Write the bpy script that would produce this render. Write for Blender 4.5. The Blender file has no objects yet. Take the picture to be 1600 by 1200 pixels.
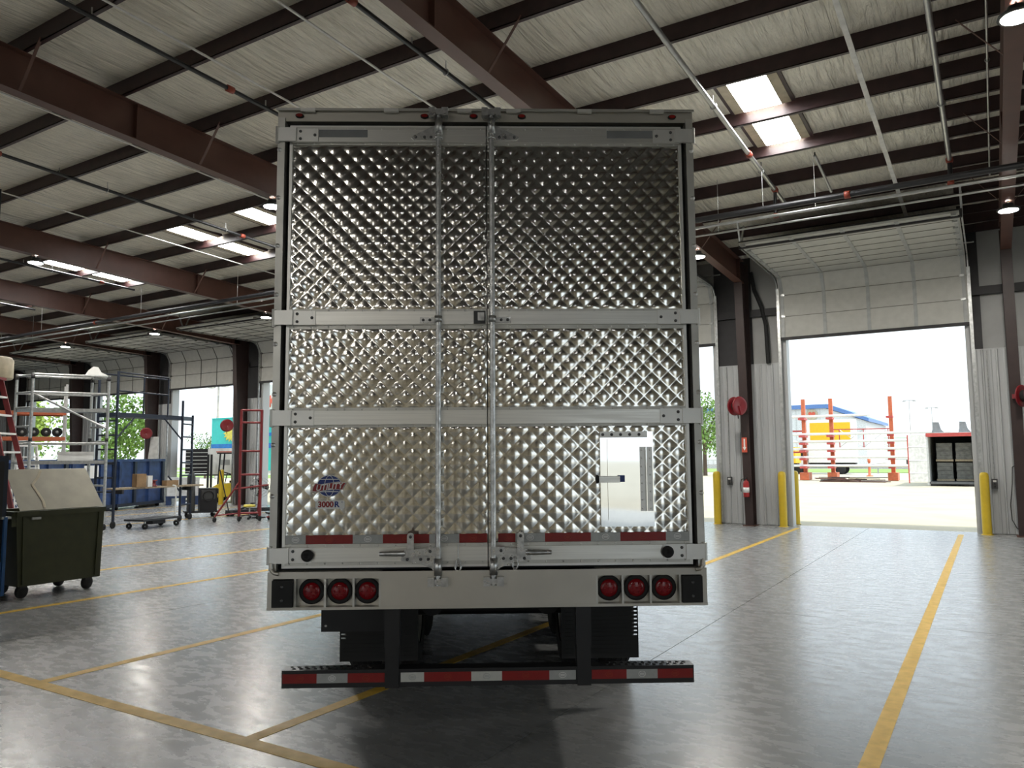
import bpy, bmesh, math, random
from mathutils import Vector, Matrix, Euler
from math import sin, cos, pi, radians, sqrt, atan2, degrees
random.seed(7)
S = bpy.context.scene
COL = S.collection

# ------------------------------------------------------------------ camera
cam_d = bpy.data.cameras.new('camera')
cam_d.sensor_width = 36.0
cam_d.lens = 1210.63 / 1600 * 36.0
cam_d.clip_end = 1500
cam = bpy.data.objects.new('camera', cam_d)
COL.objects.link(cam)
YAW, PITCH, ROLL = radians(31.736), radians(5.329), radians(-0.4276)
fw = Vector((-sin(YAW) * cos(PITCH), cos(YAW) * cos(PITCH), sin(PITCH)))
rt = Vector((cos(YAW), sin(YAW), 0)); up = rt.cross(fw)
r2 = rt * cos(ROLL) + up * sin(ROLL); u2 = up * cos(ROLL) - rt * sin(ROLL)
mw = Matrix((r2, u2, -fw)).transposed().to_4x4()
mw.translation = Vector((0, 0, 1.92))
cam.matrix_world = mw
S.camera = cam

# ------------------------------------------------------------------ world, sun, exposure
S.view_settings.view_transform = 'Standard'
S.view_settings.look = 'None'
S.view_settings.gamma = 1.0
S.view_settings.use_curve_mapping = False
S.view_settings.exposure = 1.45
w = bpy.data.worlds.new('hazy_sky'); S.world = w
w.use_nodes = True
nt = w.node_tree; bg = nt.nodes['Background']
tc = nt.nodes.new('ShaderNodeTexCoord'); sx = nt.nodes.new('ShaderNodeSeparateXYZ')
cr = nt.nodes.new('ShaderNodeValToRGB')
cr.color_ramp.elements[0].position = 0.0; cr.color_ramp.elements[0].color = (0.82, 0.92, 1.0, 1)
cr.color_ramp.elements[1].position = 0.6; cr.color_ramp.elements[1].color = (0.72, 0.88, 1.0, 1)
nt.links.new(tc.outputs['Generated'], sx.inputs[0]); nt.links.new(sx.outputs['Z'], cr.inputs[0])
nt.links.new(cr.outputs[0], bg.inputs['Color'])
bg.inputs['Strength'].default_value = 0.75
sun_d = bpy.data.lights.new('sun', 'SUN'); sun_d.energy = 1.9; sun_d.angle = radians(4); sun_d.color = (1.0, 0.95, 0.86)
sun = bpy.data.objects.new('sun', sun_d); COL.objects.link(sun)
sun.rotation_euler = Vector((-0.50, 0.10, -0.86)).to_track_quat('-Z', 'Y').to_euler()

# ------------------------------------------------------------------ materials
MATS = {}
def mat(name, col, rough=0.5, metal=0.0, var=0.12, scale=6.0, bump=0.0, stretch=(1, 1, 1), col2=None, rvar=0.0, emit=0, alpha=None, spec=0.5):
    m = bpy.data.materials.new(name); m.use_nodes = True
    n = m.node_tree; b = n.nodes['Principled BSDF']
    t = n.nodes.new('ShaderNodeTexCoord'); mp = n.nodes.new('ShaderNodeMapping')
    mp.inputs['Scale'].default_value = stretch
    n.links.new(t.outputs['Object'], mp.inputs[0])
    nz = n.nodes.new('ShaderNodeTexNoise'); nz.inputs['Scale'].default_value = scale; nz.inputs['Detail'].default_value = 5
    n.links.new(mp.outputs[0], nz.inputs['Vector'])
    mx = n.nodes.new('ShaderNodeMix'); mx.data_type = 'RGBA'
    c2 = col2 or tuple(max(0, c * (1 - var * 2)) for c in col)
    mx.inputs[6].default_value = (*col, 1); mx.inputs[7].default_value = (*c2, 1)
    rp = n.nodes.new('ShaderNodeMapRange'); rp.inputs[1].default_value = 0.35; rp.inputs[2].default_value = 0.68
    n.links.new(nz.outputs[0], rp.inputs[0]); n.links.new(rp.outputs[0], mx.inputs[0])
    n.links.new(mx.outputs[2], b.inputs['Base Color'])
    b.inputs['Roughness'].default_value = rough; b.inputs['Metallic'].default_value = metal
    b.inputs['Specular IOR Level'].default_value = spec
    if rvar:
        r = n.nodes.new('ShaderNodeMapRange'); r.inputs[1].default_value = 0.3; r.inputs[2].default_value = 0.7
        r.inputs[3].default_value = max(0.02, rough - rvar); r.inputs[4].default_value = rough + rvar
        n.links.new(nz.outputs[0], r.inputs[0]); n.links.new(r.outputs[0], b.inputs['Roughness'])
    if bump:
        bp = n.nodes.new('ShaderNodeBump'); bp.inputs['Strength'].default_value = bump; bp.inputs['Distance'].default_value = 0.02
        n.links.new(nz.outputs[0], bp.inputs['Height']); n.links.new(bp.outputs[0], b.inputs['Normal'])
    if emit:
        b.inputs['Emission Color'].default_value = (*col, 1); b.inputs['Emission Strength'].default_value = emit
    MATS[name] = m
    return m

mat('door_white', (0.62, 0.58, 0.48), 0.5)
mat('concrete_floor', (0.34, 0.335, 0.32), 0.33, var=0.16, scale=1.1, rvar=0.10, bump=0.05)
mat('joint', (0.05, 0.05, 0.05), 0.8)
mat('yellow_paint', (0.80, 0.50, 0.055), 0.55, var=0.12, scale=9, rvar=0.08)
mat('back_cream', (0.66, 0.60, 0.47), 0.6, var=0.05)
mat('ins', (0.86, 0.82, 0.70), 0.26, var=0.06, scale=2)
mat('ins_grey', (0.34, 0.34, 0.33), 0.5, var=0.06, scale=2, bump=0.2)
mat('purlin', (0.040, 0.017, 0.017), 0.42, var=0.2)
mat('column_steel', (0.036, 0.020, 0.018), 0.5, var=0.10)
mat('door_joint', (0.20, 0.19, 0.16), 0.6)
mat('brown_steel', (0.105, 0.046, 0.033), 0.45, var=0.10, scale=3)
mat('roof_out', (0.5, 0.5, 0.5), 0.6)
mat('liner', (0.46, 0.47, 0.47), 0.42, var=0.03, stretch=(1, 1, 0.2))
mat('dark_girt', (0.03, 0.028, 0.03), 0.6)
mat('door_panel', (0.50, 0.495, 0.455), 0.5, var=0.05)
mat('door_stile', (0.40, 0.41, 0.40), 0.4, var=0.1)
mat('door_stile_dark', (0.10, 0.095, 0.085), 0.5)
mat('galv', (0.55, 0.56, 0.55), 0.38, 0.9, var=0.15, scale=14, rvar=0.08)
mat('black_pipe', (0.018, 0.018, 0.02), 0.4)
mat('grey_pipe', (0.5, 0.5, 0.49), 0.3, 0.8)
mat('white_strap', (0.75, 0.74, 0.70), 0.4)
mat('red_fitting', (0.30, 0.05, 0.025), 0.5)
mat('skylight', (1.0, 1.0, 1.0), 0.6, emit=11.0, var=0.02)
mat('lamp_lens', (1.0, 0.96, 0.88), 0.4, emit=260.0, var=0.01)
mat('lamp_body', (0.06, 0.06, 0.06), 0.5)
mat('alu', (0.78, 0.77, 0.73), 0.34, 0.95, var=0.05, stretch=(0.3, 1, 14), scale=8, rvar=0.05)
mat('alu_dull', (0.62, 0.61, 0.57), 0.42, 0.9, var=0.06, scale=5, rvar=0.06)
mat('alu_bright', (0.80, 0.79, 0.76), 0.36, 0.75, var=0.04)
mat('steel_sill', (0.60, 0.57, 0.51), 0.40, 0.9, var=0.07, scale=2.2, rvar=0.07)
mat('quilt', (0.70, 0.685, 0.64), 0.13, 1.0, var=0.03, scale=18)
mat('mirror', (0.70, 0.69, 0.66), 0.04, 1.0, var=0.02)
mat('bolt_grey', (0.13, 0.13, 0.13), 0.4, 0.6)
mat('ins_painted_dim', (0.17, 0.165, 0.15), 0.35, var=0.06, scale=2)
mat('zinc', (0.68, 0.68, 0.67), 0.33, 0.95, var=0.2, scale=25, rvar=0.1)
mat('rubber', (0.012, 0.012, 0.012), 0.75)
mat('black_paint', (0.010, 0.010, 0.012), 0.42)
mat('tyre', (0.016, 0.016, 0.016), 0.85)
mat('red_tape', (0.26, 0.007, 0.006), 0.35, var=0.08, scale=40)
mat('orange_print', (0.36, 0.03, 0.008), 0.4)
mat('grey_tape', (0.42, 0.43, 0.42), 0.35, 0.2, var=0.06, scale=40)
mat('white_tape', (0.60, 0.60, 0.56), 0.35, var=0.05, scale=40)
mat('white_print', (0.80, 0.80, 0.78), 0.4, var=0.02)
mat('grey_sticker', (0.20, 0.205, 0.21), 0.5)
mat('lamp_red', (0.24, 0.003, 0.008), 0.18, var=0.1, scale=60)
mat('marker_red', (0.25, 0.012, 0.008), 0.25)
mat('blue_print', (0.01, 0.035, 0.22), 0.35)
mat('red_print', (0.32, 0.012, 0.015), 0.35)
mat('white_body', (0.72, 0.72, 0.70), 0.4, var=0.04)
mat('dull_sheet', (0.25, 0.235, 0.195), 0.5, 0.3, var=0.18, scale=4, col2=(0.31, 0.29, 0.23))
mat('olive', (0.043, 0.048, 0.018), 0.5, var=0.12)
mat('navy', (0.012, 0.02, 0.04), 0.45)
mat('blue_paint', (0.025, 0.06, 0.18), 0.5, var=0.3, scale=3)
mat('blue_bright', (0.02, 0.09, 0.25), 0.4)
mat('white_paint', (0.78, 0.78, 0.75), 0.5, var=0.05)
mat('red_paint', (0.22, 0.02, 0.022), 0.4, var=0.12)
mat('reel_red', (0.20, 0.010, 0.015), 0.35, var=0.08)
mat('orange_paint', (0.55, 0.13, 0.05), 0.5, var=0.1)
mat('safety_yellow', (0.62, 0.43, 0.02), 0.42, var=0.06)
mat('cardboard', (0.33, 0.21, 0.11), 0.8)
mat('wood', (0.38, 0.30, 0.20), 0.7, var=0.2, stretch=(8, 1, 1))
mat('beige', (0.50, 0.43, 0.30), 0.5)
mat('white_foam', (0.80, 0.82, 0.84), 0.7)
mat('glass_dark', (0.02, 0.03, 0.04), 0.1)
mat('apron', (0.46, 0.41, 0.30), 0.8, var=0.08, scale=0.6)
mat('asphalt', (0.40, 0.38, 0.33), 0.85, var=0.1, scale=0.4)
mat('grass', (0.24, 0.36, 0.09), 0.9, var=0.2, scale=2)
mat('leaf', (0.13, 0.25, 0.035), 0.7, var=0.3, scale=1.5)
mat('leaf_light', (0.30, 0.42, 0.06), 0.7, var=0.25, scale=1.5)
mat('bark', (0.10, 0.07, 0.05), 0.9)
mat('turquoise', (0.05, 0.60, 0.55), 0.4, var=0.04)
mat('truck_blue', (0.02, 0.20, 0.60), 0.4)
mat('sun_yellow', (0.85, 0.72, 0.12), 0.5)
mat('truck_yellow', (0.80, 0.45, 0.01), 0.4, var=0.05)
mat('wall_white', (0.70, 0.70, 0.68), 0.6)
mat('blue_roof', (0.10, 0.20, 0.45), 0.5)
mat('sign_red', (0.65, 0.10, 0.05), 0.5)
mat('container_grey', (0.55, 0.55, 0.53), 0.6)
mat('container_red', (0.50, 0.07, 0.06), 0.5)
mat('container_in', (0.10, 0.10, 0.10), 0.7)
mat('wrap', (0.16, 0.155, 0.14), 0.3, var=0.25, scale=6)
mat('extinguisher', (0.40, 0.02, 0.02), 0.3)
mat('concrete_pole', (0.45, 0.43, 0.40), 0.8)

# wrinkled vinyl of the roof blanket
def wrinkle(m):
    n = m.node_tree; b = n.nodes['Principled BSDF']
    t = n.nodes.new('ShaderNodeTexCoord'); mp = n.nodes.new('ShaderNodeMapping')
    mp.inputs['Scale'].default_value = (5.0, 0.55, 0.55); mp.inputs['Rotation'].default_value = (0, 0, 0.22)
    nz = n.nodes.new('ShaderNodeTexNoise'); nz.inputs['Scale'].default_value = 2.2; nz.inputs['Detail'].default_value = 4; nz.inputs['Distortion'].default_value = 0.5
    bp = n.nodes.new('ShaderNodeBump'); bp.inputs['Strength'].default_value = 1.0; bp.inputs['Distance'].default_value = 0.10
    n.links.new(t.outputs['Object'], mp.inputs[0]); n.links.new(mp.outputs[0], nz.inputs['Vector'])
    n.links.new(nz.outputs[0], bp.inputs['Height']); n.links.new(bp.outputs[0], b.inputs['Normal'])
wrinkle(MATS['ins'])

# polished slab: cloudy colour, brushed sweep marks in gloss and relief
def polish(m):
    n = m.node_tree; b = n.nodes['Principled BSDF']
    t = n.nodes.new('ShaderNodeTexCoord'); geo = n.nodes.new('ShaderNodeNewGeometry')
    mp = n.nodes.new('ShaderNodeMapping'); mp.inputs['Rotation'].default_value = (0, 0, 0.5); mp.inputs['Scale'].default_value = (1.0, 2.0, 1)
    n.links.new(geo.outputs['Position'], mp.inputs[0])
    a = n.nodes.new('ShaderNodeTexNoise'); a.inputs['Scale'].default_value = 4.5; a.inputs['Detail'].default_value = 8; a.inputs['Roughness'].default_value = 0.62; a.inputs['Distortion'].default_value = 0.25
    n.links.new(mp.outputs[0], a.inputs['Vector'])
    c = n.nodes.new('ShaderNodeTexNoise'); c.inputs['Scale'].default_value = 0.45; c.inputs['Detail'].default_value = 4
    n.links.new(geo.outputs['Position'], c.inputs['Vector'])
    ramp = n.nodes.new('ShaderNodeValToRGB')
    ramp.color_ramp.elements[0].position = 0.33; ramp.color_ramp.elements[0].color = (0.282, 0.286, 0.286, 1)
    ramp.color_ramp.elements[1].position = 0.70; ramp.color_ramp.elements[1].color = (0.282, 0.286, 0.286, 1)
    add = n.nodes.new('ShaderNodeMath'); add.operation = 'MULTIPLY_ADD'; add.inputs[1].default_value = 0.45
    n.links.new(a.outputs[0], add.inputs[0])
    sc = n.nodes.new('ShaderNodeMath'); sc.operation = 'MULTIPLY'; sc.inputs[1].default_value = 0.55
    n.links.new(c.outputs[0], sc.inputs[0]); n.links.new(sc.outputs[0], add.inputs[2])
    n.links.new(add.outputs[0], ramp.inputs[0]); n.links.new(ramp.outputs[0], b.inputs['Base Color'])
    rr = n.nodes.new('ShaderNodeMapRange'); rr.inputs[1].default_value = 0.25; rr.inputs[2].default_value = 0.75; rr.inputs[3].default_value = 0.18; rr.inputs[4].default_value = 0.36
    n.links.new(a.outputs[0], rr.inputs[0]); n.links.new(rr.outputs[0], b.inputs['Roughness'])
    bp = n.nodes.new('ShaderNodeBump'); bp.inputs['Strength'].default_value = 0.03; bp.inputs['Distance'].default_value = 0.01
    n.links.new(a.outputs[0], bp.inputs['Height']); n.links.new(bp.outputs[0], b.inputs['Normal'])
    b.inputs['Specular IOR Level'].default_value = 0.70
polish(MATS['concrete_floor'])

# ------------------------------------------------------------------ mesh helpers
class MB:
    def __init__(s): s.v = []; s.f = []; s.sm = []
    def add(s, vs, fs, smooth=False):
        o = len(s.v); s.v += [tuple(v) for v in vs]
        for f in fs: s.f.append(tuple(i + o for i in f)); s.sm.append(smooth)
        return s
    def box(s, x0, x1, y0, y1, z0, z1, M=None):
        vs = [(x, y, z) for z in (z0, z1) for y in (y0, y1) for x in (x0, x1)]
        if M is not None: vs = [M @ Vector(v) for v in vs]
        return s.add(vs, [(0, 2, 3, 1), (4, 5, 7, 6), (0, 1, 5, 4), (2, 6, 7, 3), (0, 4, 6, 2), (1, 3, 7, 5)])
    def bar(s, p, q, wx, wy=None, upv=(0, 0, 1)):
        p, q = Vector(p), Vector(q); d = (q - p); L = d.length; d.normalize()
        u = Vector(upv)
        if abs(d.dot(u)) > 0.98: u = Vector((1, 0, 0))
        a = d.cross(u).normalized(); b = a.cross(d)
        wy = wy or wx; vs = []
        for e in (p, q):
            for sa, sb in ((-1, -1), (1, -1), (1, 1), (-1, 1)): vs.append(e + a * sa * wx / 2 + b * sb * wy / 2)
        return s.add(vs, [(3, 2, 1, 0), (4, 5, 6, 7), (0, 1, 5, 4), (1, 2, 6, 5), (2, 3, 7, 6), (3, 0, 4, 7)])
    def tube(s, p, q, r, n=8, r2=None, caps=True):
        p, q = Vector(p), Vector(q); d = (q - p).normalized()
        u = Vector((0, 0, 1)) if abs(d.z) < 0.9 else Vector((1, 0, 0))
        a = d.cross(u).normalized(); b = a.cross(d); r2 = r if r2 is None else r2; vs = []
        for e, rr in ((p, r), (q, r2)):
            for i in range(n):
                t = 2 * pi * i / n; vs.append(e + (a * cos(t) + b * sin(t)) * rr)
        s.add(vs, [(i, n + i, n + (i + 1) % n, (i + 1) % n) for i in range(n)], True)
        if caps:
            s.add(vs[:n], [tuple(range(n))]); s.add(vs[n:], [tuple(reversed(range(n)))])
        return s
    def path(s, pts, r, n=8):
        for a, b in zip(pts[:-1], pts[1:]): s.tube(a, b, r, n)
        return s
    def lathe(s, prof, c, axis, n=20):
        # prof: (radius, along)
        ax = Vector(axis).normalized(); u = Vector((0, 0, 1)) if abs(ax.z) < 0.9 else Vector((1, 0, 0))
        a = ax.cross(u).normalized(); b = a.cross(ax); c = Vector(c); vs = []; fs = []
        for r, h in prof:
            for i in range(n):
                t = 2 * pi * i / n; vs.append(c + ax * h + (a * cos(t) + b * sin(t)) * r)
        for k in range(len(prof) - 1):
            for i in range(n):
                j = (i + 1) % n; fs.append((k * n + i, (k + 1) * n + i, (k + 1) * n + j, k * n + j))
        return s.add(vs, fs, True)
    def prism(s, poly, d, o=(0, 0, 0), plane='xz'):
        # poly in plane coords, extruded by d along the plane normal
        if plane == 'xz': P = lambda a, b, t: (a, t, b)
        elif plane == 'xy': P = lambda a, b, t: (a, b, t)
        else: P = lambda a, b, t: (t, a, b)
        n = len(poly); o = Vector(o)
        vs = [Vector(P(a, b, 0)) + o for a, b in poly] + [Vector(P(a, b, d)) + o for a, b in poly]
        return s.add(vs, [tuple(range(n)), tuple(reversed(range(n, 2 * n)))] + [(i, n + i, n + (i + 1) % n, (i + 1) % n) for i in range(n)])
    def disc(s, c, rx, rz, d=0.002, n=24, rot=0, plane='xz'):
        poly = []
        for i in range(n):
            t = 2 * pi * i / n; a, b = rx * cos(t), rz * sin(t)
            poly.append((a * cos(rot) - b * sin(rot), a * sin(rot) + b * cos(rot)))
        return s.prism(poly, d, c, plane)
    def ring(s, c, rx, rz, wd, d=0.002, n=28, plane='xz'):
        vs = []; fs = []
        for i in range(n):
            t = 2 * pi * i / n
            for k in (0, 1):
                a, b = (rx - wd * k) * cos(t), (rz - wd * k) * sin(t)
                for h in (0, d):
                    vs.append(Vector((a, h, b) if plane == 'xz' else (a, b, h)) + Vector(c))
        for i in range(n):
            o = i * 4; p = ((i + 1) % n) * 4
            fs += [(o, p, p + 2, o + 2), (o + 1, o + 3, p + 3, p + 1), (o, o + 1, p + 1, p), (o + 2, p + 2, p + 3, o + 3)]
        return s.add(vs, fs)
    def torus(s, c, R, r, axis=(0, 0, 1), n=20, m=8, sx=1.0):
        ax = Vector(axis).normalized(); u = Vector((0, 0, 1)) if abs(ax.z) < 0.9 else Vector((1, 0, 0))
        a = ax.cross(u).normalized(); b = a.cross(ax); c = Vector(c); vs = []; fs = []
        for i in range(n):
            t = 2 * pi * i / n; d = a * cos(t) + b * sin(t)
            for k in range(m):
                p = 2 * pi * k / m; q = d * (R + r * cos(p)) + ax * r * sin(p)
                vs.append(c + a * q.dot(a) * sx + b * q.dot(b) + ax * q.dot(ax))
        for i in range(n):
            for k in range(m):
                fs.append((i * m + k, ((i + 1) % n) * m + k, ((i + 1) % n) * m + (k + 1) % m, i * m + (k + 1) % m))
        return s.add(vs, fs, True)
    def mesh(s, name):
        me = bpy.data.meshes.new(name); me.from_pydata(s.v, [], s.f)
        me.polygons.foreach_set('use_smooth', s.sm); me.update()
        bm = bmesh.new(); bm.from_mesh(me); bmesh.ops.recalc_face_normals(bm, faces=bm.faces); bm.to_mesh(me); bm.free()
        return me
    def build(s, name, m, parent=None, loc=(0, 0, 0), rot=(0, 0, 0)):
        return link(name, s.mesh(name), m, parent, loc, rot)
def link(name, me, m, parent=None, loc=(0, 0, 0), rot=(0, 0, 0)):
    o = bpy.data.objects.new(name, me); COL.objects.link(o)
    if m and not me.materials: me.materials.append(MATS[m])
    o.parent = parent; o.location = loc; o.rotation_euler = rot
    return o
def B(*a, **k): return MB().box(*a, **k)
def T(*a, **k): return MB().tube(*a, **k)
def bar(*a, **k): return MB().bar(*a, **k)
def tag(o, label, cat, group=None):
    o['label'] = label; o['category'] = cat
    if group: o['group'] = group
    return o
def thing(name, label, cat, loc=(0, 0, 0), rz=0, group=None, rot=None):
    o = bpy.data.objects.new(name, None); COL.objects.link(o); o.location = loc
    o.rotation_euler = rot or (0, 0, rz)
    return tag(o, label, cat, group)
def struct(o): o['kind'] = 'structure'; return o
def text(name, body, size, m, parent, loc, rot, shear=0, bold=0.0, sx=1.0, ext=0.001, align='CENTER'):
    c = bpy.data.curves.new(name, 'FONT'); c.body = body; c.size = size; c.shear = shear; c.offset = bold
    c.extrude = ext; c.align_x = align; c.align_y = 'CENTER'; c.materials.append(MATS[m])
    o = bpy.data.objects.new(name, c); COL.objects.link(o)
    bpy.context.view_layer.update()
    me = bpy.data.meshes.new_from_object(o.evaluated_get(bpy.context.evaluated_depsgraph_get()))
    bpy.data.objects.remove(o); bpy.data.curves.remove(c)
    for v in me.vertices: v.co.x *= sx
    return link(name, me, m, parent, loc, rot)

# ------------------------------------------------------------------ the building
WY = 21.9                       # inner face of the door wall
XL, XR = -52.0, 13.0
RS = 0.0417                     # roof pitch
def ztop(y): return 8.13 - RS * abs(y)     # top of rafters / underside of purlins
FRAMES = [6.7, 0.5, -5.7, -11.9, -20.4, -26.5, -32.6, -38.8, -45.0]
DOORS = [-2.55, -8.80, -15.2, -23.5, -29.55, -35.7, -42.0]
DW = 2.17                       # half width of an opening
DH = 5.06

floor = struct(B(XL - 1, XR + 1, -WY - 0.4, WY + 0.25, -0.40, -0.012).build('floor', 'joint'))
xs = [-2.85 + 6.2 * k for k in range(-9, 4)]; xs = [XL - 1] + [x for x in xs if XL < x < XR] + [XR + 1]
ys = [-WY - 0.4, -9.9, 0.0, 9.88, WY + 0.25]
for i in range(len(xs) - 1):
    for j in range(len(ys) - 1):
        g = 0.004
        B(xs[i] + g, xs[i + 1] - g, ys[j] + g, ys[j + 1] - g, -0.012, 0.0).build('slab', 'concrete_floor', floor)
LW = 0.058
for x in (-0.76, -4.45, -7.13, -10.74, -13.33, -16.9, -22.0, -25.6, -28.1, -31.6):
    B(x - LW, x + LW, 3.69, 21.3, 0.0005, 0.0025).build('painted_line', 'yellow_paint', floor)
B(-40, 9, 3.69 - 0.062, 3.69 + 0.062, 0.0007, 0.0028).build('painted_line', 'yellow_paint', floor)

# roof: deck, blankets between purlins, purlins
ceil = struct(MB().add([(XL - 1, -WY - 1, ztop(WY + 1) + 0.38), (XR + 1, -WY - 1, ztop(WY + 1) + 0.38), (XR + 1, 0, ztop(0) + 0.38), (XL - 1, 0, ztop(0) + 0.38), (XR + 1, WY + 1, ztop(WY + 1) + 0.38), (XL - 1, WY + 1, ztop(WY + 1) + 0.38),
      (XL - 1, -WY - 1, ztop(WY + 1) + 0.30), (XR + 1, -WY - 1, ztop(WY + 1) + 0.30), (XR + 1, 0, ztop(0) + 0.30), (XL - 1, 0, ztop(0) + 0.30), (XR + 1, WY + 1, ztop(WY + 1) + 0.30), (XL - 1, WY + 1, ztop(WY + 1) + 0.30)],
      [(0, 1, 2, 3), (3, 2, 4, 5), (9, 8, 7, 6), (11, 10, 8, 9), (0, 6, 7, 1), (5, 4, 10, 11), (0, 3, 9, 6), (3, 5, 11, 9), (1, 7, 8, 2), (2, 8, 10, 4)]).build('ceiling', 'roof_out'))
PY = [-0.60 + 1.52 * k for k in range(0, 15)]
PY = [y for y in PY if 0.3 < y < WY]            # 0.92 ... 20.7; 5.48 + 1.52 k among them
PY = [5.48 + 1.52 * k for k in range(-3, 11)]
rows = [-y for y in reversed(PY)] + PY
def purlin(y, x0, x1):
    s = 1 if y > 0 else -1; z0 = ztop(y); z1 = z0 + 0.26
    m = MB()
    m.box(x0, x1, y, y + s * 0.012, z0, z1)
    m.box(x0, x1, y, y + s * 0.07, z0, z0 + 0.010)
    m.box(x0, x1, y - s * 0.06, y, z1 - 0.010, z1)
    return m.build('purlin', 'purlin', ceil)
for y in rows: purlin(y, XL, XR)
for y in PY[3:]:
    if y + 0.76 < WY: purlin(y + 0.76, -0.42, XR)
edges = [-WY] + rows + [WY]
rn = random.Random(3)
for a, b in zip(edges[:-1], edges[1:]):
    nx, ny = 220, 8
    vs = []; fs = []
    ph = [rn.uniform(0, 6.28) for _ in range(6)]
    for i in range(nx + 1):
        x = XL + (XR - XL) * i / nx
        for j in range(ny + 1):
            t = j / ny; y = a + (b - a) * t
            env = sin(pi * t) ** 0.6 if 0 < t < 1 else 0.0
            sag = env * (0.040 + 0.010 * sin(1.3 * x + ph[0]) + 0.008 * sin(3.1 * x + ph[1] + 2 * t) + 0.006 * sin(7.7 * x + ph[2] - 3 * t))
            vs.append((x, y, ztop(y) + 0.25 - sag))
    for i in range(nx):
        for j in range(ny):
            o = i * (ny + 1) + j; fs.append((o, o + 1, o + ny + 2, o + ny + 1))
    MB().add(vs, fs, True).build('insulation_blanket', 'ins' if b > 2 else 'ins_painted_dim', ceil)  # blankets behind the camera painted darker so the doors reflect a dim roof

# skylight panels
def skylight(n, x, y0, y1, s=1, hw=0.31):
    ya, yb = s * y0, s * y1
    za, zb = ztop(y0) + 0.165, ztop(y1) + 0.165
    o = MB().add([(x - hw, ya, za), (x + hw, ya, za), (x + hw, yb, zb), (x - hw, yb, zb), (x - hw, ya, za + .012), (x + hw, ya, za + .012), (x + hw, yb, zb + .012), (x - hw, yb, zb + .012)],
        [(0, 1, 2, 3), (7, 6, 5, 4), (0, 4, 5, 1), (2, 6, 7, 3), (1, 5, 6, 2), (3, 7, 4, 0)]).build('window_%d' % n, 'skylight')
    struct(o)
    for sx_ in (-1, 1):
        MB().bar((x + sx_ * (hw + 0.08), ya, za + 0.035), (x + sx_ * (hw + 0.08), yb, zb + 0.035), 0.16, 0.08).build('flashing', 'beige', o)
        MB().bar((x + sx_ * (hw + 0.19), ya, za + 0.03), (x + sx_ * (hw + 0.19), yb, zb + 0.03), 0.05, 0.06).build('flashing', 'purlin', o)
n = 1
for x in (-3.0, -8.9, -14.85, -17.5, -23.6, -29.6, -35.6, -41.6):
    skylight(n, x, 11.78, 12.98); n += 1
    skylight(n, x, 13.25, 14.50); n += 1
for x in (9.0, -3.0, -14.85):
    skylight(n, x, 11.78, 12.98, -1); n += 1

# rigid steel frames
FL = {6.7: 'brown steel frame standing out of view to the right of the photo', 0.5: 'pinkish brown steel frame at the right edge, behind the two round lamps',
      -5.7: 'brown steel frame whose beam runs down behind the middle of the trailer top',
      -11.9: 'brown steel roof beam reaching the upper left corner of the trailer',
      -20.4: 'brown steel roof beam second from the top on the left side',
      -26.5: 'brown steel frame with its column between the two nearest left doorways',
      -32.6: 'brown steel frame with its dark column left of the forklift doorway',
      -38.8: 'brown steel frame with its column seen through the silver scaffold',
      -45.0: 'brown steel frame furthest away at the left edge'}
def frame(X):
    t = thing('steel_portal', FL[X], 'steel frame', (X, 0, 0), group='steel building frames')
    D = 0.63
    for s in (1, -1):
        # rafter
        y0, y1 = 0.0, s * 21.25
        m = MB(); zz = lambda y, d: ztop(y) - d
        for (xa, xb, da, db, nm) in ((-0.006, 0.006, 0.012, D - 0.012, 'rafter_web'), (-0.11, 0.11, D - 0.016, D, 'rafter_flange'), (-0.11, 0.11, 0.0, 0.014, 'rafter_flange')):
            vs = [(x, y, zz(y, d)) for d in (da, db) for y in (y0, y1) for x in (xa, xb)]
            MB().add(vs, [(0, 1, 3, 2), (4, 6, 7, 5), (0, 4, 5, 1), (2, 3, 7, 6), (0, 2, 6, 4), (1, 5, 7, 3)]).build(nm, 'brown_steel', t)
        # column, tapered towards the base
        zk = ztop(21.3)
        ci, co = 21.0, 21.66; cb = 21.35
        MB().add([(-.006, s * cb, 0.02), (-.006, s * co, 0.02), (-.006, s * co, zk), (-.006, s * ci, zk), (.006, s * cb, 0.02), (.006, s * co, 0.02), (.006, s * co, zk), (.006, s * ci, zk)],
                 [(0, 1, 2, 3), (7, 6, 5, 4), (0, 4, 5, 1), (1, 5, 6, 2), (2, 6, 7, 3), (3, 7, 4, 0)]).build('column_web', 'column_steel', t)
        MB().bar((0, s * cb, 0.02), (0, s * ci, zk - D), 0.22, 0.016, upv=(0, 1, 0)).build('column_flange', 'column_steel', t)
        MB().bar((0, s * co, 0.02), (0, s * co, zk), 0.22, 0.016, upv=(0, 1, 0)).build('column_flange', 'column_steel', t)
        B(-.16, .16, s * 21.5 - .25, s * 21.5 + .2, 0, 0.02).build('base_plate', 'brown_steel', t)
        # knee stiffeners and flange braces
        for yy in (7.3, 14.7, 20.9):
            B(-.10, .10, s * yy - .006, s * yy + .006, ztop(yy) - D, ztop(yy)).build('stiffener', 'brown_steel', t)
        for yy in (5.48, 8.52, 11.56, 14.6, 17.64):
            for q in (-1, 1):
                bar((q * 0.08, s * yy, ztop(yy) - D + 0.01), (q * 0.62, s * yy, ztop(yy) + 0.05), 0.045, 0.006).build('flange_brace', 'brown_steel', t)
    return t
for X in FRAMES: frame(X)

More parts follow.
